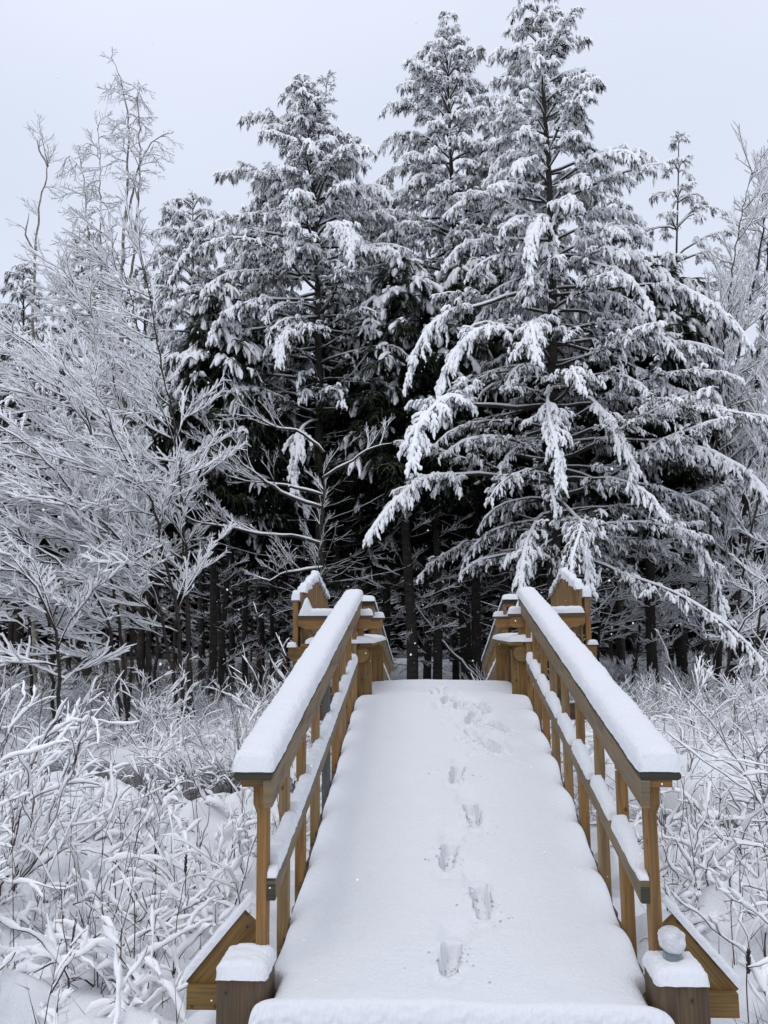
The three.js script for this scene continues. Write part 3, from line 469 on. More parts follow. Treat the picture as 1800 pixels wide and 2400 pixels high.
pine({ seed: 1, D: 25, base: [748, 1605], top: [714, 165], low: 985, r: 0.19, dead: 120, gap: 0.17, label: 'snow-laden pine with a forked top standing left of the bridge', bend: 0.25,
  rows: [[165, 20, 20], [200, 30, 35], [280, 100, 80], [350, 200, 120], [450, 270, 210], [520, 340, 230], [600, 340, 270], [700, 360, 260], [800, 370, 240], [900, 350, 190], [985, 320, 120]],
  boughs: [[752, 440, 776, 185, 0, 1, 0.05], [752, 740, 635, 880, 2.2, 1.1], [752, 560, 810, 650, 3, 1.1], [750, 985, 715, 1130, 2.4, 1.1], [752, 560, 440, 720, 1, 1], [750, 640, 430, 800, 1, 1], [750, 760, 445, 930, 1.5, 1], [750, 470, 620, 590, 2, 1], [752, 700, 520, 830, 2, 0.9], [752, 640, 950, 640, 1, 0.9]],
  load: (y, az) => lerp(1.1, 0.3, sstep(500, 760, y)) + 0.3 * Math.max(0, -Math.cos(az)) * sstep(560, 700, y) });
pine({ seed: 2, D: 23, base: [1296, 1615], top: [1262, -25], low: 1345, r: 0.22, dead: 80, label: 'tallest snow-laden pine spreading over the right end of the bridge', bend: 0.2,
  rows: [[-25, 30, 30], [0, 70, 50], [100, 110, 100], [180, 160, 190], [300, 210, 210], [400, 250, 240], [520, 250, 230], [620, 200, 270], [760, 260, 400], [900, 290, 340], [1100, 330, 460], [1250, 260, 440], [1400, 160, 380]],
  boughs: [[1285, 690, 925, 850, 2, 1.1], [1288, 800, 1035, 990, 2.6, 1.2], [1290, 950, 775, 1200, 2.4, 1.1], [1292, 1130, 872, 1370, 2, 1.1], [1290, 920, 1180, 1135, 3, 1.2], [1292, 1170, 1395, 1385, 3, 1.1], [1292, 1200, 1195, 1400, 3, 0.9], [1290, 900, 1495, 1130, 2.6, 1.1], [1288, 690, 1735, 880, 1, 1], [1290, 1040, 1775, 1230, 1, 1.1], [1292, 1100, 1740, 1470, 1, 0.9], [1288, 770, 1240, 880, 3, 1], [1285, 540, 1245, 625, 3, 1.1], [1287, 620, 1490, 800, 2, 1], [1290, 800, 1640, 1010, 1.5, 1]],
  load: (y, az) => lerp(1.1, 0.45, sstep(450, 850, y)) + 0.25 * Math.max(0, Math.cos(az)) * sstep(500, 700, y) });
pine({ seed: 3, D: 29, base: [1095, 1600], top: [1048, 38], low: 930, r: 0.2, dead: 30, label: 'snow-laden pine with a thin bare tip between the two larger pines',
  rows: [[38, 18, 18], [100, 30, 30], [150, 90, 90], [270, 190, 170], [400, 240, 190], [550, 260, 200], [700, 260, 220], [930, 190, 190]], load: (y) => lerp(1.1, 0.25, sstep(480, 720, y)) });
pine({ seed: 4, D: 28, base: [530, 1600], top: [452, 452], low: 980, r: 0.12, dead: 30, label: 'small snowy pine leaning left beside the forked pine', bend: -0.2,
  rows: [[452, 20, 15], [480, 50, 45], [560, 110, 90], [700, 130, 110], [980, 110, 120]], load: (y) => lerp(0.9, 0.35, sstep(600, 850, y)) });
pine({ seed: 5, D: 26, base: [1577, 1610], top: [1588, 312], low: 690, r: 0.07, whorl: 1.05, gap: 0.5, tuft: 0.8, label: 'slender young pine with widely spaced branches at the right',
  rows: [[312, 12, 12], [345, 28, 28], [390, 50, 35], [430, 65, 85], [520, 95, 130], [690, 120, 120]], load: () => 0.8 });
const forestLoad = (y) => lerp(0.85, 0.3, sstep(560, 760, y));
pine({ seed: 6, D: 36, base: [205, 1590], top: [206, 535], low: 1150, r: 0.2, tuft: 1.4, gap: 0.5, name: 'spruce_tree', category: 'spruce tree', needle: M.darkNeedle, label: 'dark spruce peeping over the white birch twigs at the left', rows: [[535, 10, 10], [600, 50, 50], [750, 110, 110], [1150, 160, 160]], load: () => 0.55 });
pine({ seed: 7, D: 38, base: [40, 1590], top: [52, 625], low: 1150, r: 0.2, tuft: 1.4, gap: 0.5, name: 'spruce_tree', category: 'spruce tree', needle: M.darkNeedle, label: 'dark rounded spruce at the left edge of the picture', rows: [[625, 15, 15], [680, 60, 60], [800, 110, 110], [1150, 150, 150]], load: () => 0.5 });
pine({ seed: 8, D: 32, base: [1452, 1600], top: [1440, 478], low: 1150, r: 0.16, tuft: 1.2, gap: 0.4, label: 'grey snowy pine behind the right side of the tallest pine', rows: [[478, 15, 15], [540, 60, 60], [650, 110, 110], [1150, 170, 170]], load: forestLoad });
pine({ seed: 9, D: 33, base: [330, 1590], top: [345, 640], low: 1150, r: 0.16, tuft: 1.3, gap: 0.45, label: 'dark pine half hidden by white birch twigs left of the small leaning pine', rows: [[640, 15, 15], [720, 60, 60], [900, 110, 110], [1150, 140, 140]], load: () => 0.7 });
pine({ seed: 12, D: 31, base: [905, 1600], top: [900, 430], low: 960, r: 0.15, tuft: 0.95, label: 'shaded pine filling the gap between the forked pine and the thin-tipped one', rows: [[430, 15, 15], [500, 80, 80], [620, 150, 150], [960, 190, 190]], load: (y) => lerp(0.8, 0.15, sstep(520, 700, y)) });
pine({ seed: 13, D: 29, base: [610, 1600], top: [600, 520], low: 1050, r: 0.14, tuft: 0.95, dead: 40, label: 'shaded pine just left of and behind the forked pine', rows: [[520, 20, 20], [600, 90, 90], [720, 150, 140], [1050, 190, 180]], load: (y) => lerp(0.8, 0.2, sstep(620, 800, y)) });
pine({ seed: 14, D: 28, base: [1180, 1600], top: [1170, 260], low: 1050, r: 0.15, tuft: 0.9, dead: 30, label: 'pine merging with the left side of the tallest pine', rows: [[260, 20, 20], [340, 80, 70], [500, 150, 120], [700, 170, 150], [1050, 190, 180]], load: (y) => lerp(0.95, 0.15, sstep(500, 720, y)) });
// ---------------------------------------------------------------- bare trees whose twigs carry snow
// one spray of twigs about 1 m long heading +x at elevation el
function spray(el, seed, fat) {
  const R = rng(seed), w = new MB(), s = new MB();
  const add = (p, r, f) => { w.tube(p, (t) => r * (1 - 0.6 * t), 3, false); s.ridge(p, f, r * 0.7, 6, R, 0.9, 0.3, 0.5); };
  const main = curve(V(0, 0, 0), dirOf(0, el), 1.25, 11, 0.3 - el * 0.3, R, 0.26); add(main, 0.012, fat);
  for (let i = 1; i < 11; i++) {
    const side = i % 2 ? 1 : -1; if (R() < 0.22) continue;
    const l = (0.75 - 0.045 * i) * (0.4 + 0.8 * R()), b = curve(main[i], dirOf(side * (0.4 + 0.4 * R()), el + (R() - 0.35) * 0.6), l, 5, 0.15, R, 0.45); add(b, 0.008, fat * 0.85);
    for (let k = 1; k < 5; k += 1 + (R() < 0.5)) if (R() < 0.5) add(curve(b[k], dirOf(side * (0.1 + 1.2 * R()) * (R() < 0.3 ? -1 : 1), el + (R() - 0.35) * 0.9), 0.1 + 0.22 * R(), 3, 0.1, R, 0.5), 0.004, fat * 0.75);
  }
  return { wood: w.geo(), snow: s.geo(), el };
}
const SEL = [-1.0, -0.5, -0.12, 0.2, 0.55, 0.95];
const SPRAYS = SEL.map((e, i) => spray(e, 400 + i, 0.029)), FINE = SEL.map((e, i) => spray(e, 420 + i, 0.0145));
function spline(pts, n) { const c = new THREE.CatmullRomCurve3(pts); return c.getSpacedPoints(n); }
// stems: [[photo points], D at the foot, D at the tip, radius]; each gets side branches with sprays
function bareTree(o) {
  const R = rng(o.seed), foot = at(o.stems[0][0][0][0], o.stems[0][0][0][1], o.stems[0][1]); foot.y = groundH(foot.x, -foot.z) - 0.05;
  const t0 = thing(o.name ?? 'bare_tree', o.label, o.category ?? 'bare tree', foot, o.group), br = new MB(), sn = new MB(), sp = new Copies(o.fine ? FINE : SPRAYS), fat = o.fat ?? 1;
  for (const [pp, D0, D1, r] of o.stems) {
    const ctl = pp.map(([x, y], i) => at(x, y, lerp(D0, D1, i / (pp.length - 1))).sub(foot)); if (o.root !== false) ctl[0].y = Math.min(ctl[0].y, groundH(ctl[0].x + foot.x, -(ctl[0].z + foot.z)) - foot.y);
    const len = ctl.reduce((s, p, i) => s + (i ? p.distanceTo(ctl[i - 1]) : 0), 0), n = Math.ceil(len / 0.25), st = spline(ctl, n);
    const tr = new MB(); st.forEach((p, i) => { if (i) p.add(V((R() - 0.5) * 0.07, (R() - 0.5) * 0.04, (R() - 0.5) * 0.07)); });
    tr.tube(st, (t) => r * (1 - t) ** 0.8 + 0.008, 7); tr.build('stem', o.bark ?? M.bark, t0);
    sn.ridge(st, (t) => (0.8 * r * (1 - t) + 0.02) * fat, (t) => r * (1 - t) ** 0.8, 6, R, 0.8, 0.3, 0.12);
    const from = o.from ?? 0.25, gap = (o.gap ?? 0.34) / len;
    for (let s = from; s < 1; s += gap * (0.6 + 0.8 * R())) {
      const k = Math.min(n - 1, Math.floor(s * n)), p = st[k].clone().lerp(st[k + 1], s * n - k), T = st[k + 1].clone().sub(st[k]).normalize();
      let d = V(R() - 0.5, R() - 0.5, R() - 0.5).cross(T).normalize().multiplyScalar(0.75).add(T.clone().multiplyScalar(0.8)); if (o.bias) d.add(V(...o.bias)); d.normalize();
      const tt = (s - from) / (1 - from), L = (o.reach ?? 1.9) * lerp(1, 0.35, tt) * (0.45 + 0.8 * R()), m = Math.max(3, Math.ceil(L / 0.3)), b = curve(p, d, L, m, o.curl ?? 0.25, R, 0.25);
      br.tube(b, (t) => lerp(0.013 + 0.006 * L, 0.006, t), 4, false); sn.ridge(b, 0.02 * fat, 0.01, 5, R, 0.85, 0.35, 0.4);
      for (let i = 1; i <= m; i++) for (let q = 0; q < (i === m ? 1 : o.dense ?? 1); q++) {
        let e = b[i].clone().sub(b[i - 1]).normalize(), az = Math.atan2(e.z, e.x) + (i === m ? 0 : (R() < 0.5 ? -1 : 1) * (0.5 + 0.5 * R())), el = Math.asin(clamp(e.y, -1, 1)) + (R() - 0.5) * 0.5 + (o.hang ?? 0); if (o.flat) el *= o.flat;
        sp.add(b[i], az, el, (o.size ?? 1) * (0.5 + 0.6 * R()), R);
      }
    }
  }
  br.build('branches', o.bark ?? M.bark, t0); const b = sn.build('snow_load', M.brightenedSnow, t0); if (b) b.userData.kind = 'stuff';
  sp.build([['wood', 'twigs', M.twig], ['snow', 'snow_load', M.brightenedSnow]], t0);
  return t0;
}
// the thicket on the left bank: many-stemmed trees fanning to the upper left
const LT = 'bare snow-laced trees of the left thicket';
bareTree({ seed: 51, group: LT, flat: 0.65, curl: -0.2, bias: [-0.5, -0.05, 0], label: 'many-stemmed bare tree by the left thicket edge with its trunk speckled by snow', stems: [
  [[[437, 1585], [415, 1450], [385, 1310], [360, 1190], [290, 1060], [210, 900]], 18.5, 17.5, 0.042], [[[446, 1590], [436, 1400], [428, 1180], [408, 1000], [380, 860], [352, 700], [330, 600]], 19, 19.5, 0.038],
  [[[425, 1585], [370, 1420], [300, 1290], [210, 1200], [90, 1130], [-40, 1100]], 18.5, 17, 0.036]] });
bareTree({ seed: 52, group: LT, flat: 0.6, curl: -0.2, bias: [-0.55, -0.08, 0], label: 'bare tree in the middle of the left thicket with a stem curving far left', stems: [
  [[[290, 1605], [262, 1500], [225, 1400], [150, 1330], [60, 1270], [-60, 1240]], 17.5, 16.5, 0.038], [[[300, 1605], [270, 1400], [215, 1220], [120, 1090], [0, 1000], [-90, 960]], 18, 17, 0.036],
  [[[305, 1605], [310, 1430], [275, 1200], [215, 1020], [120, 860], [40, 760]], 18.5, 19, 0.036]] });
bareTree({ seed: 53, group: LT, flat: 0.6, curl: -0.3, bias: [-0.45, -0.05, 0], label: 'bare tree at the back of the left thicket with twigs reaching highest', stems: [
  [[[355, 1600], [345, 1400], [320, 1150], [270, 900], [215, 740], [160, 650]], 21, 21, 0.038], [[[365, 1600], [370, 1350], [360, 1050], [330, 800], [290, 640], [262, 560]], 22, 22, 0.038],
  [[[340, 1600], [290, 1380], [190, 1130], [90, 930], [10, 820], [-60, 760]], 21, 20, 0.036]] });
bareTree({ seed: 54, group: LT, flat: 0.45, curl: -0.35, bias: [-0.5, -0.15, 0], label: 'bare tree at the left edge of the picture with low snowy limbs', stems: [
  [[[150, 1600], [120, 1450], [60, 1350], [-40, 1290]], 16, 15.5, 0.036], [[[135, 1600], [100, 1380], [20, 1200], [-80, 1110]], 17, 16.5, 0.036], [[[80, 1600], [60, 1350], [20, 1100], [-30, 900]], 19, 19, 0.036]] });
// the two tall birches above the thicket
bareTree({ seed: 55, name: 'birch_tree', category: 'birch tree', fine: false, from: 0.45, gap: 0.45, reach: 0.9, curl: -0.9, hang: -0.55, size: 0.6, fat: 1.0, bark: M.paleBark, label: 'tall slender birch with drooping snowy twigs at its curved tip', stems: [
  [[[290, 1600], [286, 1100], [284, 700], [298, 420], [302, 300], [282, 185], [262, 140], [252, 150]], 25, 25, 0.1], [[[286, 1000], [262, 800], [238, 620], [236, 480], [232, 320], [228, 300]], 25, 25, 0.038], [[[290, 760], [318, 560], [328, 330], [322, 180], [330, 215]], 25, 24.6, 0.04], [[[270, 860], [220, 700], [205, 540], [190, 400], [160, 362]], 25, 25.4, 0.04], [[[296, 520], [330, 380], [372, 320], [398, 312]], 25, 24.6, 0.035]], root: false });
bareTree({ seed: 56, name: 'birch_tree', category: 'birch tree', fine: true, from: 0.62, gap: 0.9, reach: 0.5, curl: -0.4, hang: -0.3, size: 0.5, fat: 0.6, bark: M.paleBark, label: 'thin pale birch with a nearly twigless forked tip at the far left', stems: [
  [[[82, 1600], [80, 1100], [78, 780], [82, 600], [96, 470], [112, 385], [104, 345], [99, 312]], 23, 23, 0.08], [[[112, 390], [92, 350], [88, 325]], 23, 23, 0.03], [[[82, 600], [64, 560], [66, 500]], 23, 23, 0.03]], root: false });
// snow-laced trees on the right
const RT = 'bare snow-laced trees at the right edge';
bareTree({ seed: 57, group: RT, flat: 0.6, bias: [0.15, 0, 0], label: 'bare tree at the right edge with a straight grey trunk and snow-laced twigs', stems: [
  [[[1720, 1615], [1722, 1450], [1745, 1200], [1770, 950], [1790, 700], [1812, 480]], 25, 25, 0.14], [[[1722, 1350], [1700, 1150], [1690, 950], [1700, 800]], 25, 25.5, 0.036], [[[1735, 1250], [1790, 1080], [1850, 960]], 25, 24, 0.036]] });
bareTree({ seed: 58, group: RT, flat: 0.8, bias: [0.35, 0.02, 0], from: 0.4, label: 'fan of thin bare stems rising at the upper right beside the slender young pine', stems: [
  [[[1660, 1620], [1665, 1250], [1690, 900], [1715, 640], [1745, 470], [1762, 400]], 24, 24, 0.038], [[[1680, 1620], [1700, 1250], [1720, 900], [1770, 650], [1800, 420], [1790, 350]], 25, 25, 0.08], [[[1690, 1620], [1750, 1300], [1810, 1000], [1860, 760]], 23, 23, 0.036]] });
bareTree({ seed: 59, group: RT, flat: 0.35, curl: -0.3, gap: 0.5, label: 'low bare trees with level snowy twigs behind the right bench', from: 0.15, bias: [0, -0.02, 0], stems: [
  [[[1535, 1610], [1530, 1480], [1560, 1330], [1620, 1200]], 26, 26, 0.07], [[[1480, 1610], [1500, 1450], [1480, 1300], [1450, 1180]], 26, 26, 0.038], [[[1640, 1610], [1642, 1450], [1620, 1250], [1590, 1050]], 26, 26.5, 0.09], [[[1650, 1610], [1690, 1500], [1760, 1400], [1850, 1340]], 25, 24.5, 0.038], [[[1400, 1605], [1410, 1450], [1440, 1330], [1490, 1240]], 26, 25, 0.038]] });
bareTree({ seed: 60, group: RT, flat: 0.4, curl: -0.3, gap: 0.5, label: 'grey bare sapling arching right above the stream bank at the right', from: 0.2, bias: [0.1, 0, 0], stems: [
  [[[1690, 1625], [1720, 1500], [1770, 1430], [1840, 1390]], 22, 21.5, 0.036], [[[1760, 1625], [1770, 1500], [1800, 1380], [1850, 1280]], 22, 22, 0.038]] });
// dead limbs and saplings against the dark wood, left of the bridge
bareTree({ seed: 61, name: 'dead_limb_tree', fine: true, from: 0.35, gap: 0.3, reach: 0.9, curl: 0.5, bias: [-0.3, 0.15, 0], size: 0.55, root: false, label: 'dead tree with long bare limbs sweeping left against the dark wood', stems: [
  [[[752, 1600], [750, 1400], [755, 1250], [758, 1100]], 21.5, 21.5, 0.09], [[[756, 1275], [690, 1258], [600, 1250], [520, 1232], [455, 1222], [420, 1200]], 21.5, 19, 0.036], [[[756, 1190], [690, 1168], [610, 1120], [540, 1062], [490, 1010], [470, 978]], 21.5, 19.5, 0.036],
  [[[756, 1160], [680, 1140], [580, 1120], [520, 1080], [475, 1072]], 21.5, 20.5, 0.03], [[[758, 1060], [700, 1010], [640, 1000], [580, 960], [545, 940]], 21.5, 21, 0.03], [[[757, 1120], [810, 1090], [870, 1050], [920, 1040]], 21.5, 21, 0.03], [[[756, 1330], [700, 1340], [660, 1345], [630, 1360]], 21.5, 20, 0.03]] });
bareTree({ seed: 62, name: 'leaning_sapling', category: 'sapling', fine: true, from: 0.5, gap: 0.9, reach: 0.8, size: 0.5, root: false, label: 'bare sapling leaning across the path beyond the bridge crest', stems: [[[[1118, 1590], [1060, 1530], [1010, 1470], [965, 1400], [945, 1330], [915, 1250]], 26, 26, 0.036]] });
bareTree({ seed: 63, name: 'snow_plastered_sapling', category: 'sapling', fine: true, from: 0.6, gap: 0.6, reach: 0.7, size: 0.5, label: 'thin upright sapling with snow plastered along its trunk left of the bench', stems: [[[[455, 1590], [442, 1450], [430, 1300], [424, 1150]], 19.5, 19.5, 0.042]] });
// ---------------------------------------------------------------- the dark wood behind
{
  const R = rng(900), heavyRows = null;
  const dark = (seed, H, low, reach, r) => { // one conifer of the wood: a straight trunk with dead twigs and a dark crown
    const S = rng(seed), t0 = new THREE.Group(), tr = new MB(), br = new MB(), sn = new MB(), li = new Copies(LIGHT), he = new Copies(HEAVY), tw = new Copies(FINE), pts = [];
    const lean = (S() - 0.5) * 0.9; const tk = (h) => V(lean * h / H + 0.05 * Math.sin(h * 0.9 + seed), h, 0.06 * Math.sin(h * 0.7 + seed * 2));
    for (let i = 0; i <= 12; i++) pts.push(tk(H * i / 12)); tr.tube(pts, (t) => r * (1 - t) ** 0.8 + 0.01, 8); tr.build('trunk', M.blackBark, t0);
    for (let h = 0.8; h < low + 1.5; h += 0.16) { const az = S() * 6.28, b = curve(tk(h), dirOf(az, 0.25 * S() - 0.15), 0.5 + 1.5 * S(), 5, (S() - 0.55) * 0.7, S, 0.3); br.tube(b, (t) => 0.012 * (1 - t) + 0.003, 3, false); if (S() < 0.3) sn.ridge(b, 0.006, 0.004, 4, S); if (S() < 0.5) tw.add(b[2], az + S() - 0.5, 0.1, 0.5 + 0.4 * S(), S); }
    for (let h = low; h < H; h += 0.34) { const t = (h - low) / (H - low), L0 = reach * Math.sin(Math.PI * (0.32 + 0.66 * t)) + 0.15; for (let k = 0; k < 5; k++) { const az = S() * 6.28, L = L0 * (0.6 + 0.6 * S()), n = Math.max(2, Math.ceil(L / 0.4)), b = curve(tk(h), dirOf(az, 0.2), L, n, -0.6, S, 0.2); br.tube(b, (q) => 0.02 * (1 - q) + 0.004, 3, false);
      for (let i = 1; i <= n; i++) for (let q = 0; q < 3; q++) (S() < 0.04 + 0.4 * t * t ? he : li).add(b[i], az + (S() - 0.5) * 2.2, -0.3 + 0.3 * S(), 1.5 + 0.5 * S(), S); } }
    br.build('branches', M.blackBark, t0); const s = sn.build('snow_load', M.brightenedSnow, t0); if (s) s.userData.kind = 'stuff';
    li.build([['green', 'foliage', M.needle]], t0); he.build([['green', 'foliage', M.darkNeedle], ['snow', 'snow_load', M.brightenedSnow]], t0); tw.build([['wood', 'twigs', M.twig], ['snow', 'snow_load', M.brightenedSnow]], t0); return t0;
  };
  const kinds = [dark(701, 13, 6, 2.2, 0.17), dark(702, 11.5, 5, 2.0, 0.13), dark(703, 14, 7, 2.4, 0.2), dark(704, 10.5, 4.5, 1.9, 0.1)];
  // trunks that the photograph shows: [column, D, kind, width factor, label]
  const spots = [[962, 25, 0, 1, 'thick black trunk nearest the path beyond the bridge crest'], [1000, 28, 1, 1.1, 'dark trunk just right of the thick one beyond the bridge'], [1028, 26, 2, 0.8, 'dark trunk right of the path beyond the bridge crest'], [1066, 30, 3, 1], [1092, 29, 1, 1], [1122, 27, 0, 0.9, 'dark trunk behind the far right handrail'], [1150, 31, 3, 1], [905, 36, 2, 0.8], [862, 33, 1, 1],
    [828, 28, 3, 0.8], [790, 27, 0, 0.7], [705, 27, 1, 0.8], [668, 30, 0, 0.8], [640, 27, 3, 0.8], [610, 31, 2, 0.6], [575, 26, 1, 0.7], [545, 29, 0, 0.7], [520, 25, 3, 0.9], [495, 24, 1, 0.8, 'grey-brown trunk right of the snow-plastered sapling'], [470, 30, 2, 0.6], [410, 31, 0, 0.6], [345, 33, 2, 0.6], [250, 34, 3, 0.8], [160, 35, 1, 0.8], [20, 35, 0, 0.8],
    [1190, 29, 1, 0.9], [1225, 33, 0, 0.8], [1260, 30, 3, 1], [1335, 30, 0, 0.8], [1380, 32, 1, 0.8], [1600, 26, 2, 0.85, 'black trunk right of the right bench back'], [1535, 25, 0, 0.9, 'mottled brown trunk between the right bench and the black trunk'], [1490, 35, 1, 0.8], [1660, 36, 0, 0.8], [1790, 36, 1, 0.8]];
  const nth = ['first', 'second', 'third', 'fourth', 'fifth', 'sixth', 'seventh', 'eighth', 'ninth', 'tenth'], bays = [[-1e3, 330, 'behind the left thicket'], [330, 690, 'in the shade left of the left bench'], [690, 850, 'behind the left bench'], [850, 1180, 'between the far handrails of the bridge'], [1180, 1450, 'behind the right bench'], [1450, 1e4, 'behind the right bare trees']];
  for (const [a, b, where] of bays) { const row = spots.filter((s) => s[0] >= a && s[0] < b).sort((p, q) => p[0] - q[0]); row.forEach((s, i) => { s[4] = s[4] ?? `dark conifer ${where}, ${nth[i]} trunk there from the left`; }); }
  for (let i = 0; i < 32; i++) spots.push([lerp(-260, 2050, (i + R()) / 32), 36 + R() * 16, i % 4, 0.45 + 0.5 * R()]);
  const GR = 'dark conifers of the wood behind the bridge', first = [0, 0, 0, 0];
  for (const [x, D, k, w, label] of spots) {
    const o = first[k]++ ? kinds[k].clone() : kinds[k], p = at(x, 1600, D); o.name = numbered('forest_conifer'); o.position.set(p.x, groundH(p.x, D) - 0.05, -D); o.rotation.y = R() * 6.28; const s = 0.9 + 0.25 * R(); o.scale.set(s * w, s, s * w); scene.add(o);
    o.userData = {}; tag(o, label ?? 'shadowy conifer deep in the wood behind the nearer dark trunks', 'conifer', label ? null : GR);
  }
  // beyond these the wood reads as one mass
  const far = new THREE.Group(); far.name = numbered('far_woodland'); scene.add(far); tag(far, 'far dark woodland closing the view behind the trunks', 'woodland', null, 'stuff');
  const w = new MB(), sn = new MB(), S = rng(950);
  { for (let i = 0; i < 900; i++) { const h = 1 + 12 * S() ** 0.8, a = S() * 6.28, q = (1 - h / 14) * 2.8 * Math.sqrt(S()) + 0.1, p = V(Math.cos(a) * q, h, Math.sin(a) * q), d = dirOf(a + (S() - 0.5), -0.3); w.blade(p, d, 0.9 + 0.5 * S(), 0.16, S); if (S() < 0.4) sn.ridge([p, p.clone().addScaledVector(d, 0.35), p.clone().addScaledVector(d, 0.7)], 0.07, 0.01, 4, S); } w.tube([V(0, 0, 0), V(0, 13.5, 0)], (t) => 0.22 * (1 - t) + 0.02, 6); }
  const gw = w.geo(), gs = sn.geo(), N = 420, A = new THREE.InstancedMesh(gw, M.darkNeedle, N), B = new THREE.InstancedMesh(gs, M.brightenedSnow, N);
  for (let i = 0; i < N; i++) { const D = 52 + 60 * S(), x = (S() - 0.5) * 2.4 * D, s = (0.8 + 0.35 * S()) * lerp(0.95, 1.15, (D - 52) / 60); _m.compose(V(x, groundH(x, D) - 0.2, -D), _q.setFromEuler(_e.set(0, S() * 6.28, 0)), V(s * 1.3, s, s * 1.3)); A.setMatrixAt(i, _m); B.setMatrixAt(i, _m); }
  put(A, 'foliage', far); put(B, 'snow_load', far); A.userData.kind = B.userData.kind = 'stuff';
}
// ---------------------------------------------------------------- shrubs, brambles and dry stalks on the banks
function cane(w, s, p, az, el, len, bend, r, fat, R, kids = 0, o = {}) {
  const n = Math.max(4, Math.ceil(len / (o.step ?? 0.07))), c = curve(p, dirOf(az, el), len, n, bend, R, o.wob ?? 0.34, o.late ?? 0.6);
  w.tube(c, (t) => r * (1 - 0.65 * t), o.ws ?? 4, false);
  let i = 0; while (i < n) { // the snow lies in runs, with bare twig between
    const steep = Math.abs(c[Math.min(n, i + 1)].y - c[i].y) / (c[Math.min(n, i + 1)].distanceTo(c[i]) || 1);
    if (steep > 0.93 || R() < (o.bare ?? 0.2)) { i++; continue; }
    const m = Math.min(n - i, 2 + Math.floor(R() * 7)); if (m >= 2) { const k = 0.6 + 0.55 * R(); s.ridge(c.slice(i, i + m + 1), (t) => fat * k * (0.85 + 0.25 * Math.sin(Math.PI * t)), r * 0.8, o.sides ?? 7, R, o.tall ?? 1.15, 0.22, 0.3, 1.0); } i += m;
  }
  for (let k = 0; k < kids; k++) { const q = 1 + Math.floor((0.25 + 0.72 * R()) * (n - 1)), d = c[q].clone().sub(c[q - 1]).normalize(); cane(w, s, c[q], Math.atan2(d.z, d.x) + (R() < 0.5 ? -1 : 1) * (0.4 + 0.8 * R()), Math.asin(clamp(d.y, -1, 1)) * 0.8 + (R() - 0.35) * 0.9, len * (0.2 + 0.3 * R()), bend * 0.4, r * 0.55, fat * 0.8, R, kids > 4 ? 2 : 0, { ...o, step: o.step ?? 0.07 }); }
}
function shrub(o) {
  const R = rng(o.seed), base = V(o.X, groundH(o.X, o.D) - 0.04, -o.D), t0 = thing('snowy_shrub', o.label, 'shrub', base, o.group), w = new MB(), s = new MB();
  for (let i = 0; i < o.n; i++) { const a = R() * 6.28, q = Math.sqrt(R()) * o.spread, p = V(Math.cos(a) * q, 0, Math.sin(a) * q); p.y = groundH(p.x + o.X, o.D - p.z) - groundH(o.X, o.D); const az = o.az + (R() - 0.5) * (o.fan ?? 2), el = lerp(o.el[0], o.el[1], R()); cane(w, s, p, az, el, o.h * (0.5 + 0.65 * R()), o.bend ?? -0.7, o.r ?? 0.008, o.fat, R, o.kids ?? 5, o); }
  w.build('stems', o.mat ?? M.redTwig, t0); const b = s.build('snow_load', M.brightenedSnow, t0); if (b) b.userData.kind = 'stuff'; return t0;
}
shrub({ seed: 81, X: -4.0, D: 7.0, n: 15, spread: 0.55, az: 0.35, fan: 1.5, el: [0.75, 1.3], h: 1.75, wob: 0.55, bend: -0.15, fat: 0.021, kids: 7, r: 0.009, label: 'tall snow-heaped shrub reaching right from the left edge of the picture' });
shrub({ seed: 82, X: -3.6, D: 6.1, n: 12, spread: 0.4, az: 0.5, fan: 2.2, el: [0.6, 1.2], h: 1.2, wob: 0.55, bend: -0.15, fat: 0.022, kids: 6, r: 0.008, label: 'snow-heaped shrub low at the left edge in front of the taller one' });
shrub({ seed: 83, X: -4.9, D: 8.4, n: 13, spread: 0.6, az: 0.3, fan: 2.4, el: [0.7, 1.35], h: 1.7, wob: 0.55, bend: -0.15, fat: 0.02, kids: 6, label: 'snow-heaped shrub on the near stream bank at the far left' });
shrub({ seed: 84, X: -3.3, D: 13.4, n: 26, spread: 0.75, az: 1.6, fan: 6.2, el: [0.7, 1.45], h: 1.55, bend: -0.7, fat: 0.019, kids: 7, step: 0.1, sides: 6, label: 'rounded tangled shrub across the stream nearest the left handrail' });
shrub({ seed: 85, X: -4.3, D: 13.9, n: 22, spread: 0.7, az: 1.6, fan: 6.2, el: [0.6, 1.4], h: 1.3, bend: -0.8, fat: 0.019, kids: 7, step: 0.1, sides: 6, label: 'low tangled shrub across the stream left of the rounded one' });
shrub({ seed: 86, X: -3.0, D: 15.2, n: 12, spread: 0.5, az: 1.6, fan: 6.2, el: [1.1, 1.5], h: 1.9, bend: -0.2, fat: 0.017, kids: 5, step: 0.11, sides: 6, label: 'upright snowy shrub against the dark wood left of the bench' });
shrub({ seed: 87, X: -7.2, D: 15.0, n: 20, spread: 0.9, az: 1.6, fan: 6.2, el: [0.6, 1.4], h: 1.5, bend: -0.7, fat: 0.019, kids: 6, step: 0.11, sides: 6, label: 'snowy shrub on the far bank beneath the left thicket' });
shrub({ seed: 103, X: -5.4, D: 16.4, n: 20, spread: 0.8, az: 1.6, fan: 6.2, el: [0.7, 1.45], h: 1.5, bend: -0.4, fat: 0.018, kids: 6, step: 0.11, sides: 6, label: 'snowy shrub before the dark trunks, midway between left edge and left handrail' });
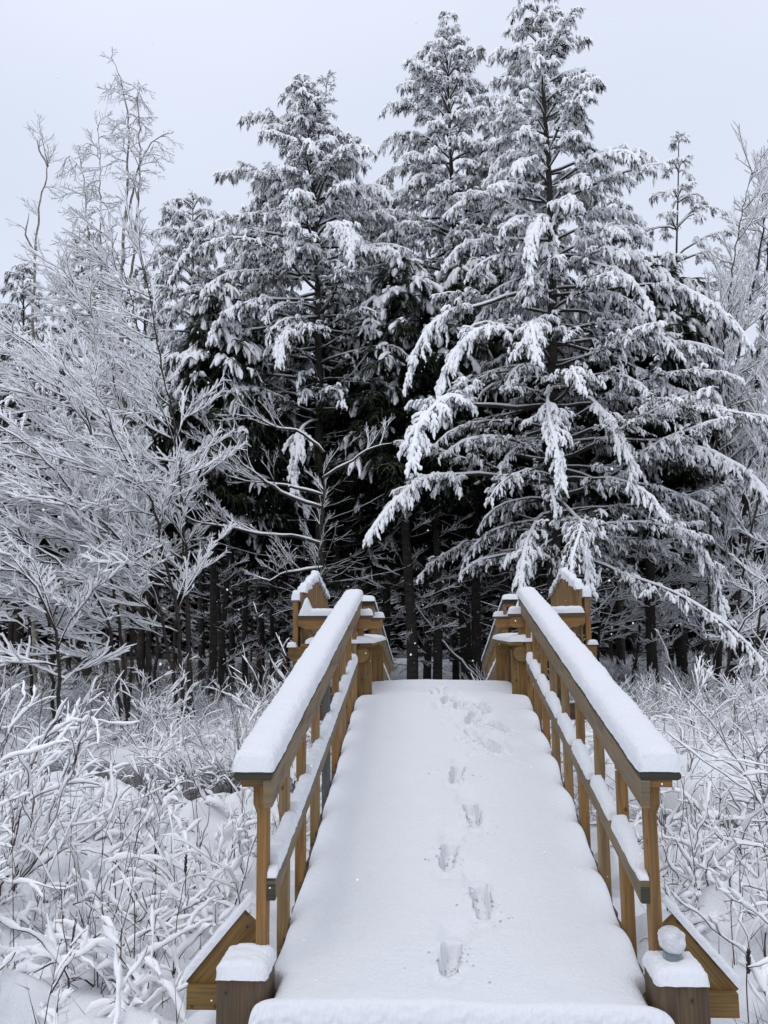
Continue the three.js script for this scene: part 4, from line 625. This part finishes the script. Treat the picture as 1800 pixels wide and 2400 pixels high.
shrub({ seed: 104, X: -9.0, D: 17.0, n: 20, spread: 0.9, az: 1.6, fan: 6.2, el: [0.7, 1.45], h: 1.6, bend: -0.4, fat: 0.018, kids: 6, step: 0.11, sides: 6, label: 'snowy shrub at the foot of the bare tree on the left edge' });
shrub({ seed: 88, X: 5.6, D: 17.2, n: 20, spread: 0.7, az: 1.6, fan: 6.2, el: [0.6, 1.4], h: 1.4, bend: -0.6, fat: 0.022, kids: 6, step: 0.11, sides: 6, label: 'snow-heaped shrub behind the right handrail below the black trunk' });
shrub({ seed: 89, X: 7.0, D: 18.2, n: 20, spread: 0.8, az: 1.6, fan: 6.2, el: [0.5, 1.4], h: 1.3, wob: 0.55, bend: -0.15, fat: 0.022, kids: 6, step: 0.11, sides: 6, label: 'snow-heaped shrub at the foot of the grey trunk at the right' });
shrub({ seed: 90, X: 3.6, D: 7.6, n: 14, spread: 0.5, az: 2.6, fan: 1.6, el: [0.5, 1.1], h: 1.7, bend: -0.6, fat: 0.015, kids: 3, r: 0.007, label: 'long snowy canes leaning left over the near right bank' });
shrub({ seed: 91, X: 4.4, D: 10.4, n: 18, spread: 0.8, az: 2.7, fan: 2, el: [0.4, 1.1], h: 1.9, bend: -0.7, fat: 0.015, kids: 3, r: 0.007, label: 'snowy canes arching over the stream right of the bridge' });
shrub({ seed: 92, X: 2.9, D: 5.9, n: 9, spread: 0.4, az: 2.4, fan: 2.4, el: [0.5, 1.2], h: 1.1, bend: -0.9, fat: 0.019, kids: 3, r: 0.006, label: 'snow-bent canes beside the right brace of the bridge' });
shrub({ seed: 93, X: -1.75, D: 6.3, n: 16, spread: 0.3, az: 2.6, fan: 2.6, el: [0.5, 1.3], h: 0.85, bend: -1.3, fat: 0.017, kids: 2, r: 0.005, mat: M.straw, label: 'bent brown canes under snow beside the left end post' });
shrub({ seed: 94, X: -2.0, D: 5.2, n: 12, spread: 0.25, az: 2.4, fan: 2.6, el: [0.4, 1.2], h: 0.7, bend: -1.3, fat: 0.02, kids: 2, r: 0.005, label: 'snow-covered twigs drooping beside the left brace of the bridge' });
// what nobody could count: the snowed-under brambles and dry grass of each bank
function brambles(o) {
  const R = rng(o.seed), w = new MB(), s = new MB(), g = new MB(), t0 = thing('undergrowth', o.label, null, null, null, 'stuff');
  let k = 0, tries = 0; while (k < o.n && tries++ < o.n * 8) {
    const X = lerp(o.x[0], o.x[1], R()), D = lerp(o.d[0], o.d[1], R() ** (o.toward ?? 1)), y = groundH(X, D);
    if (y < WATER + 0.06 || (o.keep && Math.abs(D - streamD(X)) < o.keep) || (Math.abs(X) < 1.5 && D < 19) || fbm(X * 0.55, D * 0.55, 31 + o.seed, 2) < (o.clear ?? -0.25)) continue; k++;
    const p = V(X, y - 0.03, -D), az = R() * 6.28, f = o.fat * (0.5 + 0.7 * R()), arch = R() < 0.12;
    cane(w, s, p, az, arch ? lerp(0.7, 1.3, R()) : lerp(0.1, 1.15, R()), o.h * (0.3 + (arch ? 1.0 : 0.7) * R()), arch ? -1.7 : lerp(0.4, -0.7, R()), 0.0065, f, R, arch ? 1 : 2 + Math.floor(R() * 4), { step: o.step, sides: o.sides, wob: 0.75, bare: 0.25, tall: 1.15 });
    if (R() < 0.4 && D > 9) { const q = V(X + (R() - 0.5) * 0.4, y + 0.02 + 0.16 * R(), -D + (R() - 0.5) * 0.4), l = 0.12 + 0.25 * R(); s.ridge(curve(q, dirOf(R() * 6.28, (R() - 0.5) * 0.7), l, 5, -0.8, R, 0.5), o.fat * (1.3 + 1.5 * R()), 0, 9, R, 0.6, 0.5, 0.5); }
    if (R() < 0.6) for (let i = 0; i < 7; i++) g.blade(V(X + (R() - 0.5) * 0.3, y, -D + (R() - 0.5) * 0.3), dirOf(R() * 6.28, 0.5 + R()), 0.12 + 0.3 * R(), 0.003, R);
    if (R() < 0.16) cane(w, s, p, az, 1.35 + 0.2 * R(), 0.5 + 0.6 * R(), -0.25, 0.004, f * 0.6, R, 1, { step: 0.1, sides: 5, bare: 0.6 });
  }
  w.build('stems', M.redTwig, t0); const a = s.build('snow_load', M.brightenedSnow, t0), b = g.build('dry_grass', M.straw, t0); for (const m of [a, b]) if (m) m.userData.kind = 'stuff';
}
brambles({ seed: 95, x: [-6.2, -1.5], d: [4.3, 10.5], n: 460, h: 0.68, fat: 0.025, step: 0.055, sides: 8, clear: -0.12, keep: 1.5, label: 'snowed-under brambles and dry grass on the near left bank' });
brambles({ seed: 96, x: [1.5, 6.5], d: [4.6, 10], n: 420, h: 0.8, fat: 0.022, step: 0.06, sides: 8, clear: -0.3, keep: 0.8, label: 'snowed-under brambles and dry grass on the near right bank' });
brambles({ seed: 97, x: [-12, -1.5], d: [11.5, 19], n: 330, h: 0.8, fat: 0.02, step: 0.12, sides: 5, clear: -0.1, keep: 1.7, label: 'snowy brambles across the stream on the left' });
brambles({ seed: 98, x: [1.5, 12], d: [9.8, 20], n: 480, h: 1.0, fat: 0.019, step: 0.12, sides: 5, keep: 1.0, label: 'snowy brambles across the stream on the right' });
{ // dark sticks and dead grass along the water's edge
  const R = rng(102), w = new MB(), s = new MB(), t0 = thing('undergrowth', 'dark sticks and dead grass along the edges of the stream', null, null, null, 'stuff');
  for (let i = 0; i < 1500; i++) { const X = (R() < 0.5 ? -1 : 1) * (1.2 + 7 * R()), D = streamD(X) + (R() < 0.5 ? -1 : 1) * (0.5 + 1.1 * R()), y = groundH(X, D); if (y < WATER - 0.12 || y > WATER + 0.3) continue; const p = V(X, Math.max(y, WATER) - 0.02, -D), c = curve(p, dirOf(R() * 6.28, 0.2 + 1.1 * R()), 0.15 + 0.4 * R(), 4, -1.2 * R(), R, 0.5); w.tube(c, 0.004, 3, false); if (R() < 0.25) s.ridge(c, 0.014, 0.004, 6, R, 0.9, 0.3, 0.4); }
  w.build('stems', M.twig, t0); const b = s.build('snow_load', M.brightenedSnow, t0); b.userData.kind = 'stuff';
}
{ // low twigs at the foot of the wood
  const R = rng(99), t0 = thing('undergrowth', 'thin snow-dusted twigs at the foot of the dark wood', null, null, null, 'stuff'), c = new Copies(FINE), h = new Copies(SPRAYS);
  for (let i = 0; i < 2400; i++) { const D = lerp(19, 40, R() ** 1.3), X = (R() - 0.5) * 1.15 * D; if (Math.abs(X + 0.3) < 1.3 && D < 34) continue; const snowy = X > 3 || D < 20.5 || R() < 0.15; (snowy ? c : h).add(V(X, groundH(X, D) - 0.03, -D), R() * 6.28, 0.3 + 0.8 * R(), 0.6 * (0.5 + R()), R); }
  c.build([['wood', 'twigs', M.twig], ['snow', 'snow_load', M.brightenedSnow]], t0); h.build([['wood', 'twigs', M.twig]], t0);
}
// dry stalks that stand alone
function stalk(px, y0, y1, D, label, head) {
  const a = at(px, y0, D), R = rng(px), t0 = thing('dry_stalk', label, 'plant stalk', a), b = at(px + 3, y1, D).sub(a), st = new MB(), hd = new MB();
  const pts = [V(0, -0.15, 0), V(0.004, b.y * 0.5, 0), b]; st.tube(spline(pts, 8), 0.0035, 5); st.build('stem', M.redTwig, t0);
  if (head) { for (let i = 0; i < 60; i++) { const h = b.y * lerp(0.62, 1.02, R()), q = R() * 6.28; hd.tube([V(b.x * h / b.y, h, 0), V(b.x * h / b.y + Math.cos(q) * 0.012, h + 0.012 + 0.01 * R(), Math.sin(q) * 0.012)], (t) => 0.006 * (1 - 0.6 * t), 5); } hd.build('seed_head', M.twig, t0); }
}
stalk(362, 2095, 1985, 6.6, 'dark upright seed spike left of its twin on the left bank', true);
stalk(433, 2110, 2008, 6.3, 'dark upright seed spike nearest the left end post', true);
stalk(312, 2275, 2110, 5.5, 'single bare dark stalk rising from smooth snow at the lower left', false);
stalk(1752, 2360, 2235, 4.9, 'dark knobbly stalk in the snow at the lower right corner', true);
// ---------------------------------------------------------------- snow in the air
{
  const R = rng(111), N = 2600, m = new THREE.InstancedMesh(new THREE.IcosahedronGeometry(1, 1), M.brightenedSnow, N);
  for (let i = 0; i < N; i++) { const D = 1.6 + 20 * R() ** 0.7, X = (R() - 0.5) * 1.1 * D, y = 0.1 + R() * (2.5 + 0.55 * D), s = 0.0017 + 0.002 * R(); _m.compose(V(X, y, -D), _q.setFromEuler(_e.set(R() * 3, R() * 3, 0.3)), V(s, s * 1.3, s)); m.setMatrixAt(i, _m); }
  tag(put(m, 'falling_snow', scene), 'small snowflakes drifting through the air', null, null, 'stuff');
}
renderer.render(scene, camera);
